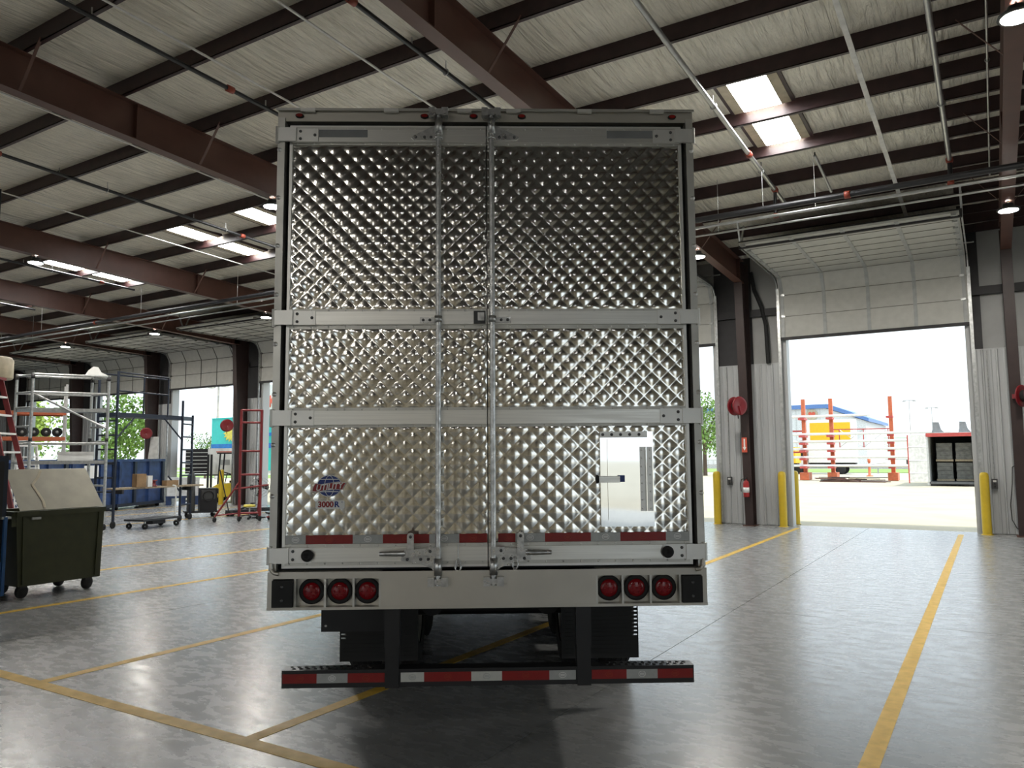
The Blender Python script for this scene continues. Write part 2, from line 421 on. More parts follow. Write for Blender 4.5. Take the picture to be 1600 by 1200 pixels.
# door wall: piers between the openings and lintels above them
def wall_piece(x0, x1, z0, z1, y0=WY, name=None, par=None, m='ins_grey'):
    return B(x0, x1, y0, y0 + 0.2, z0, z1).build(name or 'wall_panel', m, par)
def corrug(x0, x1, z0, z1, yi, s, par, label=None):
    # ribbed liner sheet: flat pans with narrow raised ribs
    m = MB(); n = max(1, round((x1 - x0) / 0.305)); st = (x1 - x0) / n; prof = []
    for i in range(n):
        a = x0 + i * st
        prof += [(a, 0), (a + st * .36, 0), (a + st * .42, .012), (a + st * .50, .012), (a + st * .56, 0), (a + st * .80, 0), (a + st * .86, .034), (a + st * .95, .034), (a + st, 0)]
    vs = []; fs = []
    for i, (x, d) in enumerate(prof):
        vs += [(x, yi - s * d, z0), (x, yi - s * d, z1)]
    for i in range(len(prof) - 1):
        if prof[i + 1][0] - prof[i][0] > 1e-6: fs.append((2 * i, 2 * i + 2, 2 * i + 3, 2 * i + 1))
    o = m.add(vs, fs).build('liner_sheet', 'liner', par)
    sm = o.modifiers.new('thickness', 'SOLIDIFY'); sm.thickness = 0.004; sm.offset = 0 
    return o
EAVE = ztop(WY) + 0.30
def door_wall(s, nm, doors):
    pm = 'ins_grey' if s > 0 else 'back_cream'
    root = struct(B(XL, XR, s * (WY + 0.2), s * (WY + 0.26), DH + 0.02, EAVE).build(nm, 'liner'))
    edgs = [XL] + sorted(sum([[c - DW, c + DW] for c in doors], [])) + [XR]
    for i in range(0, len(edgs), 2):
        x0, x1 = edgs[i], edgs[i + 1]
        ya, yb = sorted((s * WY, s * (WY + 0.22)))
        B(x0, x1, ya, yb, 0, EAVE).build('pier', pm, root)
        k = max(1, round((x1 - x0) / 0.92)); st = (x1 - x0) / k
        for q in range(k if s > 0 else 0):
            corrug(x0 + q * st + 0.003, x0 + (q + 1) * st - 0.003, 0.01, 4.40, s * (WY - 0.05), s, root)
        B(x0, x1, *sorted((s * (WY - 0.06), s * (WY - 0.01))), 4.40, 4.43).build('liner_trim', 'liner', root)
        if s > 0:
            # upper part of the piers made near-black, above the liner
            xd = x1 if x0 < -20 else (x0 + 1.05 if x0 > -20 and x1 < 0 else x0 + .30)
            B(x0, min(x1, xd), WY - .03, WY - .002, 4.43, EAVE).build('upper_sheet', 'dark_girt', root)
        for zg in (5.75,):
            B(x0, x1, *sorted((s * (WY - 0.14), s * WY)), zg, zg + 0.2).build('girt', 'dark_girt', root)
    for c in doors:
        ya, yb = sorted((s * (WY + 0.0), s * (WY + 0.20)))
        B(c - DW, c + DW, ya, yb, DH + 0.02, EAVE).build('lintel', 'ins_grey', root)
        for q in (-1, 1):
            B(c + q * DW - 0.06, c + q * DW + 0.06, *sorted((s * (WY - 0.10), s * (WY + 0.24))), 0, DH).build('jamb', 'liner', root)
    return root
wall_f = door_wall(1, 'wall_front', DOORS)
wall_b = door_wall(-1, 'wall_back', [1.2, -7.2, -19.6, -32.0])
def end_wall(nm, x, doors):
    q = -1 if x == XL else 1; zc = ztop(WY) + 1.2
    xa, xb = min(x, x + q * .2), max(x, x + q * .2)
    r_ = struct(B(xa, xb, -WY, WY, DH, zc).build(nm, 'back_cream'))
    e = [-WY] + sorted(sum([[c - DW, c + DW] for c in doors], [])) + [WY]
    for i in range(0, len(e), 2):
        B(xa, xb, e[i], e[i + 1], 0, DH).build('pier', 'back_cream', r_)
        for zg in (2.2, 4.4): B(min(x, x - q * .15), max(x, x - q * .15), e[i], e[i + 1], zg, zg + .2).build('girt', 'dark_girt', r_)
    B(min(x, x - q * .15), max(x, x - q * .15), -WY, WY, 6.2, 6.4).build('girt', 'dark_girt', r_)
end_wall('wall_left', XL, [-12, -4, 4])
end_wall('wall_right', XR, [-11.0, 2.0, 9.0, 16.0])

# overhead doors, rolled up
def overhead_door(n, cx, stile_m):
    d = bpy.data.objects.new('door_%d' % n, None); COL.objects.link(d); d.location = (cx, 0, 0); struct(d)
    yv, zt, R = WY - 0.20, 6.73, 0.46
    # inner-face path from the bottom edge up, round the bend and along the ceiling
    pts = [(yv, DH), (yv, DH + 0.60), (yv, zt - R - 0.02)]
    pts += [(yv - R * 0.55, zt - 0.02)]
    y = yv - R * 0.55 - 0.06
    k = 0
    hz = [(y - 0.52 * i, zt + 0.004 * i) for i in range(0, 8)]
    segs = list(zip(pts[:-1], pts[1:])) + [((pts[-1][0] - .02, pts[-1][1]), hz[1])] + list(zip(hz[1:-1], hz[2:]))
    for (a, b) in segs:
        L = sqrt((a[0] - b[0]) ** 2 + (a[1] - b[1]) ** 2); ux, uz = (b[0] - a[0]) / L, (b[1] - a[1]) / L
        a2 = (a[0] + ux * .004, a[1] + uz * .004); b2 = (b[0] - ux * .004, b[1] - uz * .004)
        sec = bar((0, a2[0] + .025 * uz, a2[1] - .025 * ux), (0, b2[0] + .025 * uz, b2[1] - .025 * ux), 2 * DW + 0.10, 0.05, upv=(0, -uz, ux) if abs(uz) < .5 else (0, 1, 0)).build('door_section', 'door_panel', d)
        for q in (-1, 1):
            m = MB(); M_ = Vector((q * (DW - .05), b[0] - .018 * uz - ux * .02, b[1] + .018 * -abs(ux) if abs(ux) > .5 else b[1]))
            m.box(M_.x - .05, M_.x + .05, M_.y - .03, M_.y + .03, M_.z - .03, M_.z + .03)
            m.build('hinge', 'galv' if stile_m == 'door_stile' else 'door_stile_dark', sec)
    allp = pts + [hz[1], hz[-1]]
    for i in range(5):
        x = -DW + 0.02 + (2 * DW - 0.04) * i / 4; wd = 0.085 if stile_m == 'door_stile' else 0.035
        m = MB()
        for a, b in zip(allp[:-1], allp[1:]):
            L = sqrt((a[0] - b[0]) ** 2 + (a[1] - b[1]) ** 2); ux, uz = (b[0] - a[0]) / L, (b[1] - a[1]) / L
            m.bar((x, a[0] - .008 * uz, a[1] + .008 * ux), (x, b[0] - .008 * uz, b[1] + .008 * ux), wd, 0.012, upv=(0, -uz, ux) if abs(uz) < .9 else (0, 1, 0))
        m.build('stile', stile_m, d)
    if stile_m == 'door_stile':
        for (a, b) in segs[1:]:
            bar((-DW, a[0] - .004, a[1] - .003), (DW, a[0] - .004, a[1] - .003), 0.014, 0.014).build('joint_strip', 'door_joint', d)
    else:
        for (a, b) in segs[1:]:
            bar((-DW, a[0] - .004, a[1] - .004), (DW, a[0] - .004, a[1] - .004), 0.022, 0.022).build('joint_strip', stile_m, d)
    B(-DW - .05, DW + .05, yv - .03, yv + .05, DH - 0.05, DH + 0.03).build('bottom_rail', 'dark_girt', d)
    for q in (-1, 1):
        x = q * (DW + 0.09)
        m = MB()
        tp = [(yv - .02, 0.05), (yv - .02, zt - R)] + [(yv - .02 - R * (1 - cos(t)), zt - R + R * sin(t)) for t in (pi / 8, pi / 4, 3 * pi / 8, pi / 2)] + [(17.95, zt + 0.05)]
        for a, b in zip(tp[:-1], tp[1:]): m.bar((x, a[0], a[1]), (x, b[0], b[1]), 0.03, 0.075)
        m.build('track', 'galv', d)
        for off in (-0.25, 0.30):
            bar((x, 18.1, zt + 0.05), (x + q * 0.0, 18.1 + off, ztop(18.1)), 0.04, 0.04).build('track_hanger', 'galv', d)
    B(-DW - .1, DW + .1, 17.93, 17.99, zt - 0.02, zt + 0.16).build('end_rail', 'dark_girt', d)
    T((-DW - .25, WY - .22, 7.05), (DW + .25, WY - .22, 7.05), 0.02).build('torsion_shaft', 'galv', d)
    return d
for i, c in enumerate(DOORS): overhead_door(i + 1, c, 'door_stile' if i < 2 else 'door_stile_dark')

# ------------------------------------------------------------------ services under the roof
def along_y(nm, X, y0, y1, drop, r, m, label, cat, flat=False, grp=None, hang=()):
    z = lambda y: ztop(y) - drop
    t = thing(nm, label, cat, (X, 0, 0), group=grp)
    if flat: bar((0, y0, z(y0)), (0, y1, z(y1)), r, 0.02).build('strap_run', m, t)
    else: T((0, y0, z(y0)), (0, y1, z(y1)), r, 10).build('pipe_run', m, t)
    for y in hang:
        T((0, y, z(y)), (0, y, ztop(y) + 0.04), 0.006, 6).build('hanger_rod', 'grey_pipe', t)
        MB().torus((0, y, z(y)), r + .012, 0.008, (0, 1, 0), 12, 6).build('hanger_ring', 'grey_pipe', t)
    return t
def coupling(t, y, drop, r, head=True):
    z = ztop(y) - drop
    MB().lathe([(r, -.06), (r + .02, -.06), (r + .02, .06), (r, .06)], (0, y, z), (0, 1, 0), 12).build('coupling', 'red_fitting', t)
def sprinkler(t, y, drop):
    z = ztop(y) - drop
    T((0, y, z), (0, y, z + 0.13), 0.012, 6).build('sprinkler_head', 'grey_pipe', t)
PIPES = [('sprinkler_pipe', -9.85, 'black sprinkler pipe at the upper left, above the nearest brown beam', (4.2, 14.6), (7.6,), (4.6, 10.5)),
         ('sprinkler_pipe', -15.7, 'black sprinkler pipe on the left between the first and second brown beams', (4.0, 14.6), (6.95, 12.6), (9.1, 12.1)),
         ('sprinkler_pipe', -6.62, 'black sprinkler pipe running down to the trailer top left of the central beam', (4.0, 14.6), (6.9,), (8.9, 12.0)),
         ('sprinkler_pipe', -23.4, 'black sprinkler pipe on the left below the second brown beam', (4.0, 14.6), (8.8, 13.5), (7.5, 12.0)),
         ('sprinkler_pipe', -29.5, 'black sprinkler pipe furthest to the left under the roof', (4.0, 14.6), (10.5,), (8.2, 13.0))]
for nm, X, lab, (a, b), cps, hs in PIPES:
    t = along_y(nm, X, a, b, 0.14, 0.034, 'black_pipe', lab, 'pipe', grp='sprinkler pipes', hang=hs)
    for y in cps: coupling(t, y, 0.14, 0.034)
    for y in (a + 1.2, a + 4.1, a + 7.2): sprinkler(t, y, 0.14)
t = along_y('sprinkler_pipe', -3.52, 4.0, 16.9, 0.14, 0.042, 'grey_pipe', 'pale grey sprinkler pipe with red fittings above the trailer right corner', 'pipe', grp='sprinkler pipes', hang=(11.9, 14.9))
coupling(t, 14.0, 0.14, 0.042); coupling(t, 16.0, 0.14, 0.042)
T((0, 16.0, ztop(16) - .14), (0, 16.0, 6.75), 0.035).build('drop_pipe', 'black_pipe', t); MB().lathe([(.03, -.04), (.06, -.04), (.06, .04), (.03, .04)], (0, 16.0, 6.78), (0, 0, 1), 10).build('drop_coupling', 'red_fitting', t)
t = along_y('sprinkler_pipe', -0.40, 4.0, 16.2, 0.14, 0.042, 'grey_pipe', 'pale grey sprinkler pipe beside the closely spaced purlins on the right', 'pipe', grp='sprinkler pipes', hang=(13.6,))
coupling(t, 16.1, 0.14, 0.042)
T((0, 16.1, ztop(16.1) - .14), (0, 16.1, 6.85), 0.04).build('drop_pipe', 'black_pipe', t); MB().lathe([(.03, -.04), (.06, -.04), (.06, .04), (.03, .04)], (0, 16.1, 6.88), (0, 0, 1), 10).build('drop_coupling', 'red_fitting', t)
along_y('conduit', 0.23, 4.0, 17.4, 0.10, 0.016, 'grey_pipe', 'thin grey conduit left of the pinkish brown beam at right', 'conduit', hang=(12.6,))
along_y('purlin_strap', -1.40, 4.0, 20.5, 0.013, 0.075, 'white_strap', 'white flat strap crossing the purlins right of the bright skylights', 'strap', True, 'purlin straps')
for X, lab in ((-13.4, 'white flat strap crossing the purlins below the nearest left beam'), (-9.55, 'white flat strap beside the black pipe at the upper left'), (-7.6, 'white flat strap ending behind the trailer top, left of its middle'),
               (-18.2, 'white flat strap passing left of the left-hand skylights'), (-22.6, 'white flat strap behind the second brown beam on the left')):
    along_y('purlin_strap', X, 4.0, 18.5, 0.013, 0.035, 'white_strap', lab, 'strap', True, 'purlin straps')
# pair of long mains under the frames
t = thing('water_main', 'long black main pipe hung across the hall above the doorways', 'pipe', (0, 14.85, 6.60))
T((-50, 0, 0), (12, 0, 0), 0.057, 12).build('pipe_run', 'black_pipe', t)
for X in (-44, -36, -29.5, -23.4, -15.7, -8.8, -3.5, 3.0):
    T((X, 0, 0), (X, 0, ztop(14.85) - 6.58), 0.008, 6).build('hanger_rod', 'grey_pipe', t)
for X in (-26.0, -14.0, -2.0, -36.5):
    MB().lathe([(.055, -.05), (.072, -.05), (.072, .05), (.055, .05)], (X, 0, 0), (1, 0, 0), 12).build('coupling', 'red_fitting', t)
t = thing('air_line', 'thin pale pipe running beside the long black main', 'pipe', (0, 15.12, 6.52))
T((-50, 0, 0), (12, 0, 0), 0.030, 10).build('pipe_run', 'grey_pipe', t)
for X in (-41, -33, -19.0, -9.5, -2.6): T((X, 0, 0), (X, 0, ztop(15.12) - 6.5), 0.006, 6).build('hanger_rod', 'white_strap', t)
t = thing('air_line', 'second thin pale pipe lowest of the pipes above the right doorway', 'pipe', (0, 15.30, 6.40))
T((-50, 0, 0), (12, 0, 0), 0.020, 8).build('pipe_run', 'grey_pipe', t)
for X in (-43, -31, -17.0, -4.5, 2.0): T((X, 0, 0), (X, 0, ztop(15.3) - 6.38), 0.006, 6).build('hanger_rod', 'grey_pipe', t)
t = thing('drop_bar', 'short tilted grey tube hanging under the purlins right of the skylights', 'tube', (-2.55, 15.6, 0))
T((0, -0.6, ztop(15) + .0), (0.05, 0.75, ztop(16.4) - .25), 0.03).build('tube_run', 'grey_pipe', t); T((0, -0.6, ztop(15) + 0.0), (0, -0.6, ztop(15) + .06), 0.012).build('tube_hook', 'black_pipe', t)

# round high-bay lamps under the frames
def lamp(X, y, label):
    t = thing('high_bay_lamp', label, 'lamp', (X, y, ztop(y) - 0.63), group='round high-bay lamps')
    MB().lathe([(0.02, -.05), (.09, -.06), (.10, -.12), (.19, -.15), (.20, -.185), (.165, -.19)], (0, 0, 0), (0, 0, 1), 20).build('housing', 'lamp_body', t)
    MB().lathe([(.165, -.188), (.16, -.194), (0.07, -.196), (0.0, -.196)], (0, 0, 0), (0, 0, 1), 20).build('lens', 'lamp_lens', t)
    T((0, 0, 0), (0, 0, -.06), 0.012).build('stem', 'lamp_body', t)
lamp(0.5, 17.5, 'round lit lamp at the right edge, beside the big doorway')
lamp(0.5, 10.25, 'round lit lamp in the top right corner')
lamp(-5.7, 17.6, 'round lit lamp just right of the trailer, beside the brown beam end')
lamp(-11.9, 10.25, 'round lit lamp just left of the trailer upper edge')
lamp(-20.4, 17.4, 'round lit lamp left of the trailer middle hinge')
lamp(-20.4, 10.05, 'round lit lamp left, level with the narrow skylight strip')
lamp(-26.5, 17.4, 'round lit lamp above the left raised door')
lamp(-32.6, 17.4, 'round lit lamp furthest away, small, at the left')

for X, y, lab in ((0.5, -10.2, 'round lit lamp out of the photo, on the frame straight behind the viewpoint'), (-11.9, -10.2, 'round lit lamp out of the photo, behind the green cart side'), (-20.4, -10.2, 'round lit lamp out of the photo, furthest left behind the viewpoint'), (6.7, -17.5, 'round lit lamp out of the photo, near the back right corner'), (-5.7, -17.5, 'round lit lamp out of the photo, near the cream back wall')):
    lamp(X, y, lab)

# ------------------------------------------------------------------ the semi-trailer
TR = thing('semi_trailer', 'refrigerated semi-trailer with quilted stainless steel rear doors, parked on the shop floor', 'trailer', (-2.62869, 3.96742, 0), 0.58064)
TL = 15.6
# box body
def tpart(mb, nm, m, par=TR, **k): return mb.build(nm, m, par, **k)
tpart(B(-1.295, -1.25, 0.12, TL, 1.12, 4.08), 'side_wall', 'white_body'); tpart(B(1.25, 1.295, 0.12, TL, 1.12, 4.08), 'side_wall', 'white_body')
tpart(B(-1.295, 1.295, 0.12, TL, 4.04, 4.085), 'roof_sheet', 'white_body'); tpart(B(-1.25, 1.25, 0.12, TL, 1.10, 1.26), 'floor_deck', 'alu_dull')
tpart(B(-1.25, 1.25, TL - .05, TL, 1.26, 4.04), 'nose_wall', 'white_body')
m = MB()
for i in range(25):
    y = 0.6 + i * 0.61
    for q in (-1, 1): m.box(q * 1.295 - .006, q * 1.295 + .006, y, y + .05, 1.2, 4.0)
tpart(m, 'side_ribs', 'alu_dull')
for q in (-1, 1): tpart(B(q * 1.30 - .012, q * 1.30 + .012, 0.12, TL, 1.04, 1.20), 'bottom_rail', 'alu')
# rear frame
hd = tpart(B(-1.312, 1.312, -0.02, 0.13, 4.031, 4.100), 'header', 'steel_sill')
tpart(B(-1.318, 1.318, -0.045, 0.13, 4.100, 4.108), 'drip_rail', 'alu_dull', hd)
tpart(B(-1.318, 1.318, -0.045, -0.040, 4.093, 4.103), 'drip_lip', 'alu_dull', hd)
for x in (-1.12, -0.60, -0.14, 0.17, 0.62, 1.08): tpart(B(x - .045, x + .045, -0.052, -0.03, 4.083, 4.104), 'roof_clip', 'alu_bright', hd)
for x in (-1.176, -0.392, -0.083, 0.222, 1.180):
    l = tpart(MB().disc((x, -0.034, 4.064), 0.026, 0.014, 0.014), 'marker_lamp', 'rubber')
    tpart(MB().disc((x, -0.040, 4.064), 0.020, 0.010, 0.008), 'lens', 'marker_red', l)
for q in (-1, 1):
    p = tpart(B(min(q * 1.264, q * 1.308), max(q * 1.264, q * 1.308), -0.035, 0.13, 1.25, 4.05), 'corner_post', 'alu_dull')
    tpart(B(min(q * 1.240, q * 1.266), max(q * 1.240, q * 1.266), 0.035, 0.13, 1.25, 4.02), 'post_seal', 'rubber', p)
    for k in range(9):
        z = 3.84 - k * 0.307
        tpart(MB().lathe([(0.0, .010), (.006, .010), (.007, .004), (.013, .004), (.015, 0)], (q * 1.296, -0.035, z), (0, -1, 0), 12), 'bolt', 'alu_bright', p)
tpart(B(-1.262, 1.262, 0.03, 0.13, 4.0, 4.032), 'door_gasket', 'rubber'); tpart(B(-1.262, 1.262, 0.03, 0.13, 1.244, 1.27), 'door_gasket', 'rubber')
# doors
def quilt(x0, x1, z0, z1, nm, par, seed):
    st = 0.1016 / 16; A = 0.0030
    rr = random.Random(seed); tilt = {}
    nx = int(round((x1 - x0) / st)); nz = int(round((z1 - z0) / st))
    vs = []; fs = []
    for j in range(nz + 1):
        z = z0 + (z1 - z0) * j / nz
        for i in range(nx + 1):
            x = x0 + (x1 - x0) * i / nx
            a = (x + z) / 0.1016; b = (x - z) / 0.1016
            ia, ib = math.floor(a), math.floor(b); fa, fb = a - ia, b - ib
            k = (ia, ib)
            if k not in tilt: tilt[k] = (rr.uniform(.88, 1.10), rr.uniform(-.25, .25), rr.uniform(-.25, .25))
            s_, ta, tb = tilt[k]
            h = A * s_ * (1 - (2 * fa - 1) ** 2) * (1 - (2 * fb - 1) ** 2) * (1 + ta * (fa - .5) + tb * (fb - .5))
            e = min(x - x0, x1 - x, z - z0, z1 - z)
            h *= min(1.0, e / 0.020)
            h += 0.0014 * sin(1.9 * x + 1.1 * z + seed) + 0.0010 * sin(3.3 * z - 2.1 * x + 2 * seed)
            vs.append((x, -0.0045 - h, z))
    w_ = nx + 1
    for j in range(nz):
        for i in range(nx):
            o = j * w_ + i; fs.append((o, o + 1, o + w_ + 1, o + w_))
    me = bpy.data.meshes.new(nm); me.from_pydata(vs, [], fs); me.polygons.foreach_set('use_smooth', [True] * len(fs)); me.update()
    return link(nm, me, 'quilt', par)
rivet_me = MB().lathe([(0.0, .0040), (.0035, .0035), (.006, 0.0)], (0, 0, 0), (0, -1, 0), 8).mesh('rivet')
bolt_me = MB().lathe([(0.0, .007), (.006, .007), (.0075, .004), (.0095, .003), (.0095, 0.0)], (0, 0, 0), (0, -1, 0), 10).mesh('bolt')
def rivets(par, x0, x1, z, y, st=0.102):
    n = int((x1 - x0) / st)
    for i in range(n + 1): link('rivet', rivet_me, 'alu_bright', par, (x0 + 0.03 + i * (x1 - x0 - .06) / max(1, n), y, z))
def bolt(par, x, z, y, m='zinc'): return link('bolt', bolt_me, m, par, (x, y, z))
def door(q):
    x0, x1 = (-1.238, -0.006) if q < 0 else (0.0, 1.238)
    d = tpart(B(x0, x1, 0.0, 0.10, 1.264, 4.008), 'cargo_door', 'alu_dull')
    xo = x0 if q < 0 else x1; xi = x1 if q < 0 else x0
    sgn = q
    # aluminium edge trim and rivet line
    tpart(B(min(xo, xo - sgn * .018), max(xo, xo - sgn * .018), -0.014, 0.0, 1.27, 4.0), 'edge_trim', 'alu_bright', d)
    tpart(B(x0, x1, -0.014, 0.0, 1.262, 1.276), 'edge_trim', 'alu_bright', d)
    tpart(B(x0, x1, -0.010, 0.0, 3.994, 4.008), 'edge_trim', 'alu_bright', d)
    a, b = sorted((xo - sgn * .018, xi))
    for z0, z1, sd in ((2.824, 3.890, 1), (2.212, 2.718, 2), (1.392, 2.112, 3)): quilt(a, b, z0, z1, 'quilted_panel', d, sd + (0 if q < 0 else 10))
    for (f0, f1, b0, b1) in ((3.880, 3.996, 3.893, 3.972), (2.708, 2.832, 2.733, 2.814), (2.102, 2.222, 2.118, 2.202), (1.276, 1.402, 1.300, 1.382)):
        bd = tpart(B(a, b, -0.034, -0.010, b0, b1), 'door_band', 'alu', d)
        for (g0, g1) in ((b1, f1), (f0, b0)):
            tpart(B(a, b, -0.0125, -0.006, g0, g1), 'band_flange', 'alu_dull', d)
        rivets(bd, a, b, (b1 + f1) / 2, -0.0125); rivets(bd, a, b, (f0 + b0) / 2, -0.0125)
        # strap hinge wrapping the post
        xh, xe = sgn * 1.055, sgn * 1.300
        h = tpart(B(min(xh, sgn * 1.22), max(xh, sgn * 1.22), -0.042, -0.034, b0 - .003, b1 + .003), 'hinge', 'alu_bright', d)
        tpart(B(min(sgn * 1.19, xe), max(sgn * 1.19, xe), -0.056, -0.036, b0 - .004, b1 + .004), 'hinge_leaf', 'alu_bright', h)
        tpart(T((sgn * 1.306, -0.044, b0 - .012), (sgn * 1.306, -0.044, b1 + .012), 0.013, 12), 'hinge_pin', 'alu_dull', h)
        zc = (b0 + b1) / 2
        for (bx, bz) in ((1.165, zc + .024), (1.165, zc - .024), (1.075, zc)): bolt(h, sgn * bx, bz, -0.042, 'bolt_grey')
    # rivets down the inner and outer edges
    e1 = xi - (0.010 if q < 0 else -0.060); e2 = xo - sgn * 0.030
    k = 0; z = 1.47
    while z < 3.86:
        if not any(l - .02 < z < h_ + .02 for l, h_ in ((2.70, 2.84), (2.09, 2.23))):
            link('rivet', rivet_me, 'alu_bright', d, (e1, -0.0075, z)); link('rivet', rivet_me, 'alu_bright', d, (e2, -0.0075, z))
            if q > 0: link('rivet', rivet_me, 'alu_bright', d, (e1 - .052, -0.0075, z))
        z += 0.058
    return d
DL = door(-1); DR = door(1)
# grey stickers on the top bands
tpart(B(-1.052, -0.748, -0.0365, -0.034, 3.922, 3.970), 'sticker', 'grey_sticker', DL); tpart(B(0.760, 1.052, -0.0365, -0.034, 3.922, 3.970), 'sticker', 'grey_sticker', DR)
# reflective tape along the bottom of the doors
def emblem(par, x, z, y, m, rx=.022, rz=.017):
    o = MB(); o.ring((x, y, z), rx, rz, .0028, -.0010, 20)
    for dz in (-.0045, .0, .0045): o.box(x - rx * .62, x + rx * .62, y - .001, y, z + dz - .0012, z + dz + .0012, None)
    o.build('tape_emblem', m, par)
def tape(par, segs, z0, z1, y, last=None):
    for (a, b, c) in segs:
        t = tpart(B(a, b, y - .0022, y, z0, z1), 'tape_strip', {'r': 'red_tape', 'g': 'grey_tape', 'w': 'white_tape'}[c], par)
        emblem(t, (a + b) / 2, (z0 + z1) / 2, y - .0022, {'r': 'orange_print', 'g': 'white_print', 'w': 'grey_tape'}[c])
ZT0, ZT1 = 1.404, 1.456
tape(DL, [(-1.218, -1.097, 'g'), (-1.097, -.816, 'r'), (-.816, -.636, 'g'), (-.636, -.357, 'r'), (-.357, -.177, 'g'), (-.177, -.008, 'r')], ZT0, ZT1, -0.0105)
tape(DR, [(.058, .162, 'r'), (.162, .341, 'g'), (.341, .620, 'r'), (.620, .799, 'g'), (.799, 1.077, 'r'), (1.077, 1.218, 'g')], ZT0, ZT1, -0.0105)
# lock rods with cams, guides, handles
def lock_rod(x, q, d):
    r = tpart(T((x, -0.075, 1.16), (x, -0.075, 4.08), 0.0165, 14), 'lock_rod', 'zinc', d)
    for z in (3.62 + .33, 3.03 - .25, 2.16, 1.30): pass
    # cams and keepers
    for z, s in ((4.062, 1), (1.185, -1)):
        tpart(B(x - .055, x + .055, -0.10, -0.020 if s > 0 else -.058, z - .016, z + .016), 'cam', 'zinc', d)
        for k in (-1, 1):
            tpart(B(x + k * .040 - .020, x + k * .040 + .020, -0.108, -0.060, z - .026, z + .026), 'cam_keeper', 'zinc', d)
        tpart(MB().lathe([(.0165, -.05), (.024, -.05), (.024, .05), (.0165, .05)], (x, -0.075, z - s * .085), (0, 0, 1), 14), 'cam_sleeve', 'zinc', d)
    # triangular guide near the top
    tpart(MB().prism([(x, 3.945), (x, 3.895 + .010), (x + q * .16, 3.905), (x + q * .175, 3.918), (x + q * .16, 3.930), (x + q * .05, 3.985), (x, 4.01)], -0.012, (0, -0.034, 0)), 'rod_guide', 'zinc', d)
    for bx in (.05, .09, .145): bolt(d, x + q * bx, 3.920, -0.046)
    tpart(MB().torus((x, -0.075, 3.90), .020, .008, (0, 0, 1), 14, 6), 'rod_collar', 'zinc', d)
    # plain collars and guide plate on the middle band
    tpart(B(min(x, x + q * .115), max(x, x + q * .115), -0.046, -0.034, 2.740, 2.775), 'rod_guide', 'zinc', d)
    for bx in (.055, .095): bolt(d, x + q * bx, 2.757, -0.046)
    tpart(MB().lathe([(.0165, -.02), (.024, -.02), (.024, .02), (.0165, .02)], (x, -0.075, 2.757), (0, 0, 1), 14), 'rod_collar', 'zinc', d)
    # bottom bracket
    tpart(MB().prism([(x, 1.335), (x + q * .22, 1.330), (x + q * .225, 1.305), (x + q * .11, 1.285), (x + q * .04, 1.258), (x + q * .016, 1.225), (x, 1.225)], -0.012, (0, -0.036, 0)), 'rod_bracket', 'zinc', d)
    for bx in (.06, .105, .185): bolt(d, x + q * bx, 1.312, -0.048)
    # handle hub, lever and holding tab
    tpart(B(min(x - q * .01, x + q * .065), max(x - q * .01, x + q * .065), -0.105, -0.055, 1.338, 1.388), 'handle_hub', 'zinc', d)
    bolt(d, x + q * .045, 1.365, -0.105)
    h = MB(); h.bar((x + q * .05, -0.086, 1.362), (x + q * .20, -0.088, 1.352), 0.026, 0.040); h.tube((x + q * .19, -0.088, 1.352), (x + q * .235, -0.086, 1.351), 0.019, 10, .015)
    h.tube((x + q * .235, -0.086, 1.351), (x + q * .345, -0.080, 1.350), 0.017, 10, 0.013)
    h.build('handle', 'zinc', d)
    hx = x + q * .161
    tab = [(hx - .020, 1.372), (hx + .020, 1.372), (hx + .020, 1.458)] + [(hx + .020 * cos(t), 1.458 + .016 * sin(t)) for t in (pi / 4, pi / 2, 3 * pi / 4)] + [(hx - .020, 1.458)]
    tpart(MB().prism(tab, -0.010, (0, -0.095, 0)), 'handle_tab', 'zinc', d); bolt(d, hx, 1.450, -0.105)
    tpart(B(hx - .022, hx + .022, -0.112, -0.034, 1.335, 1.372), 'handle_catch', 'zinc', d)
    return r
lock_rod(-0.300, -1, DL); lock_rod(0.029, 1, DR)
# middle latch between the two doors
lt = tpart(B(-0.085, -0.012, -0.058, -0.034, 2.735, 2.812), 'latch_block', 'lamp_body', DL); tpart(B(-0.06, -0.02, -0.070, -0.058, 2.75, 2.80), 'latch_plate', 'zinc', lt)
# chain links hanging by the handles
for x, zc in ((-0.183, 1.262), (0.158, 1.275)):
    d = DL if x < 0 else DR
    tpart(MB().torus((x, -0.052, zc), 0.019, 0.0045, (0, 1, 0), 20, 6).add([], []), 'chain_ring', 'zinc', d).scale = (1, 1, 1)
    o = MB(); o.path([(x - .013, -.050, zc + .035), (x - .013, -.050, zc - .018), (x, -.050, zc - .034), (x + .013, -.050, zc - .018), (x + .013, -.050, zc + .035), (x, -.050, zc + .048), (x - .013, -.050, zc + .035)], 0.004, 6)
    o.build('chain_link', 'zinc', d)
tpart(T((-0.183, -0.042, 1.30), (-0.183, -0.042, 1.40), 0.0035, 6), 'link_cord', 'zinc', DL)
# hold-back bumpers
for q, d in ((-1, DL), (1, DR)): 
    k_ = tpart(MB().lathe([(.034, 0), (.036, .020), (.028, .034), (.014, .036), (.012, .028), (0, .028)], (q * 1.077, -0.040, 1.341), (0, -1, 0), 18), 'holdback_bumper', 'rubber', d)
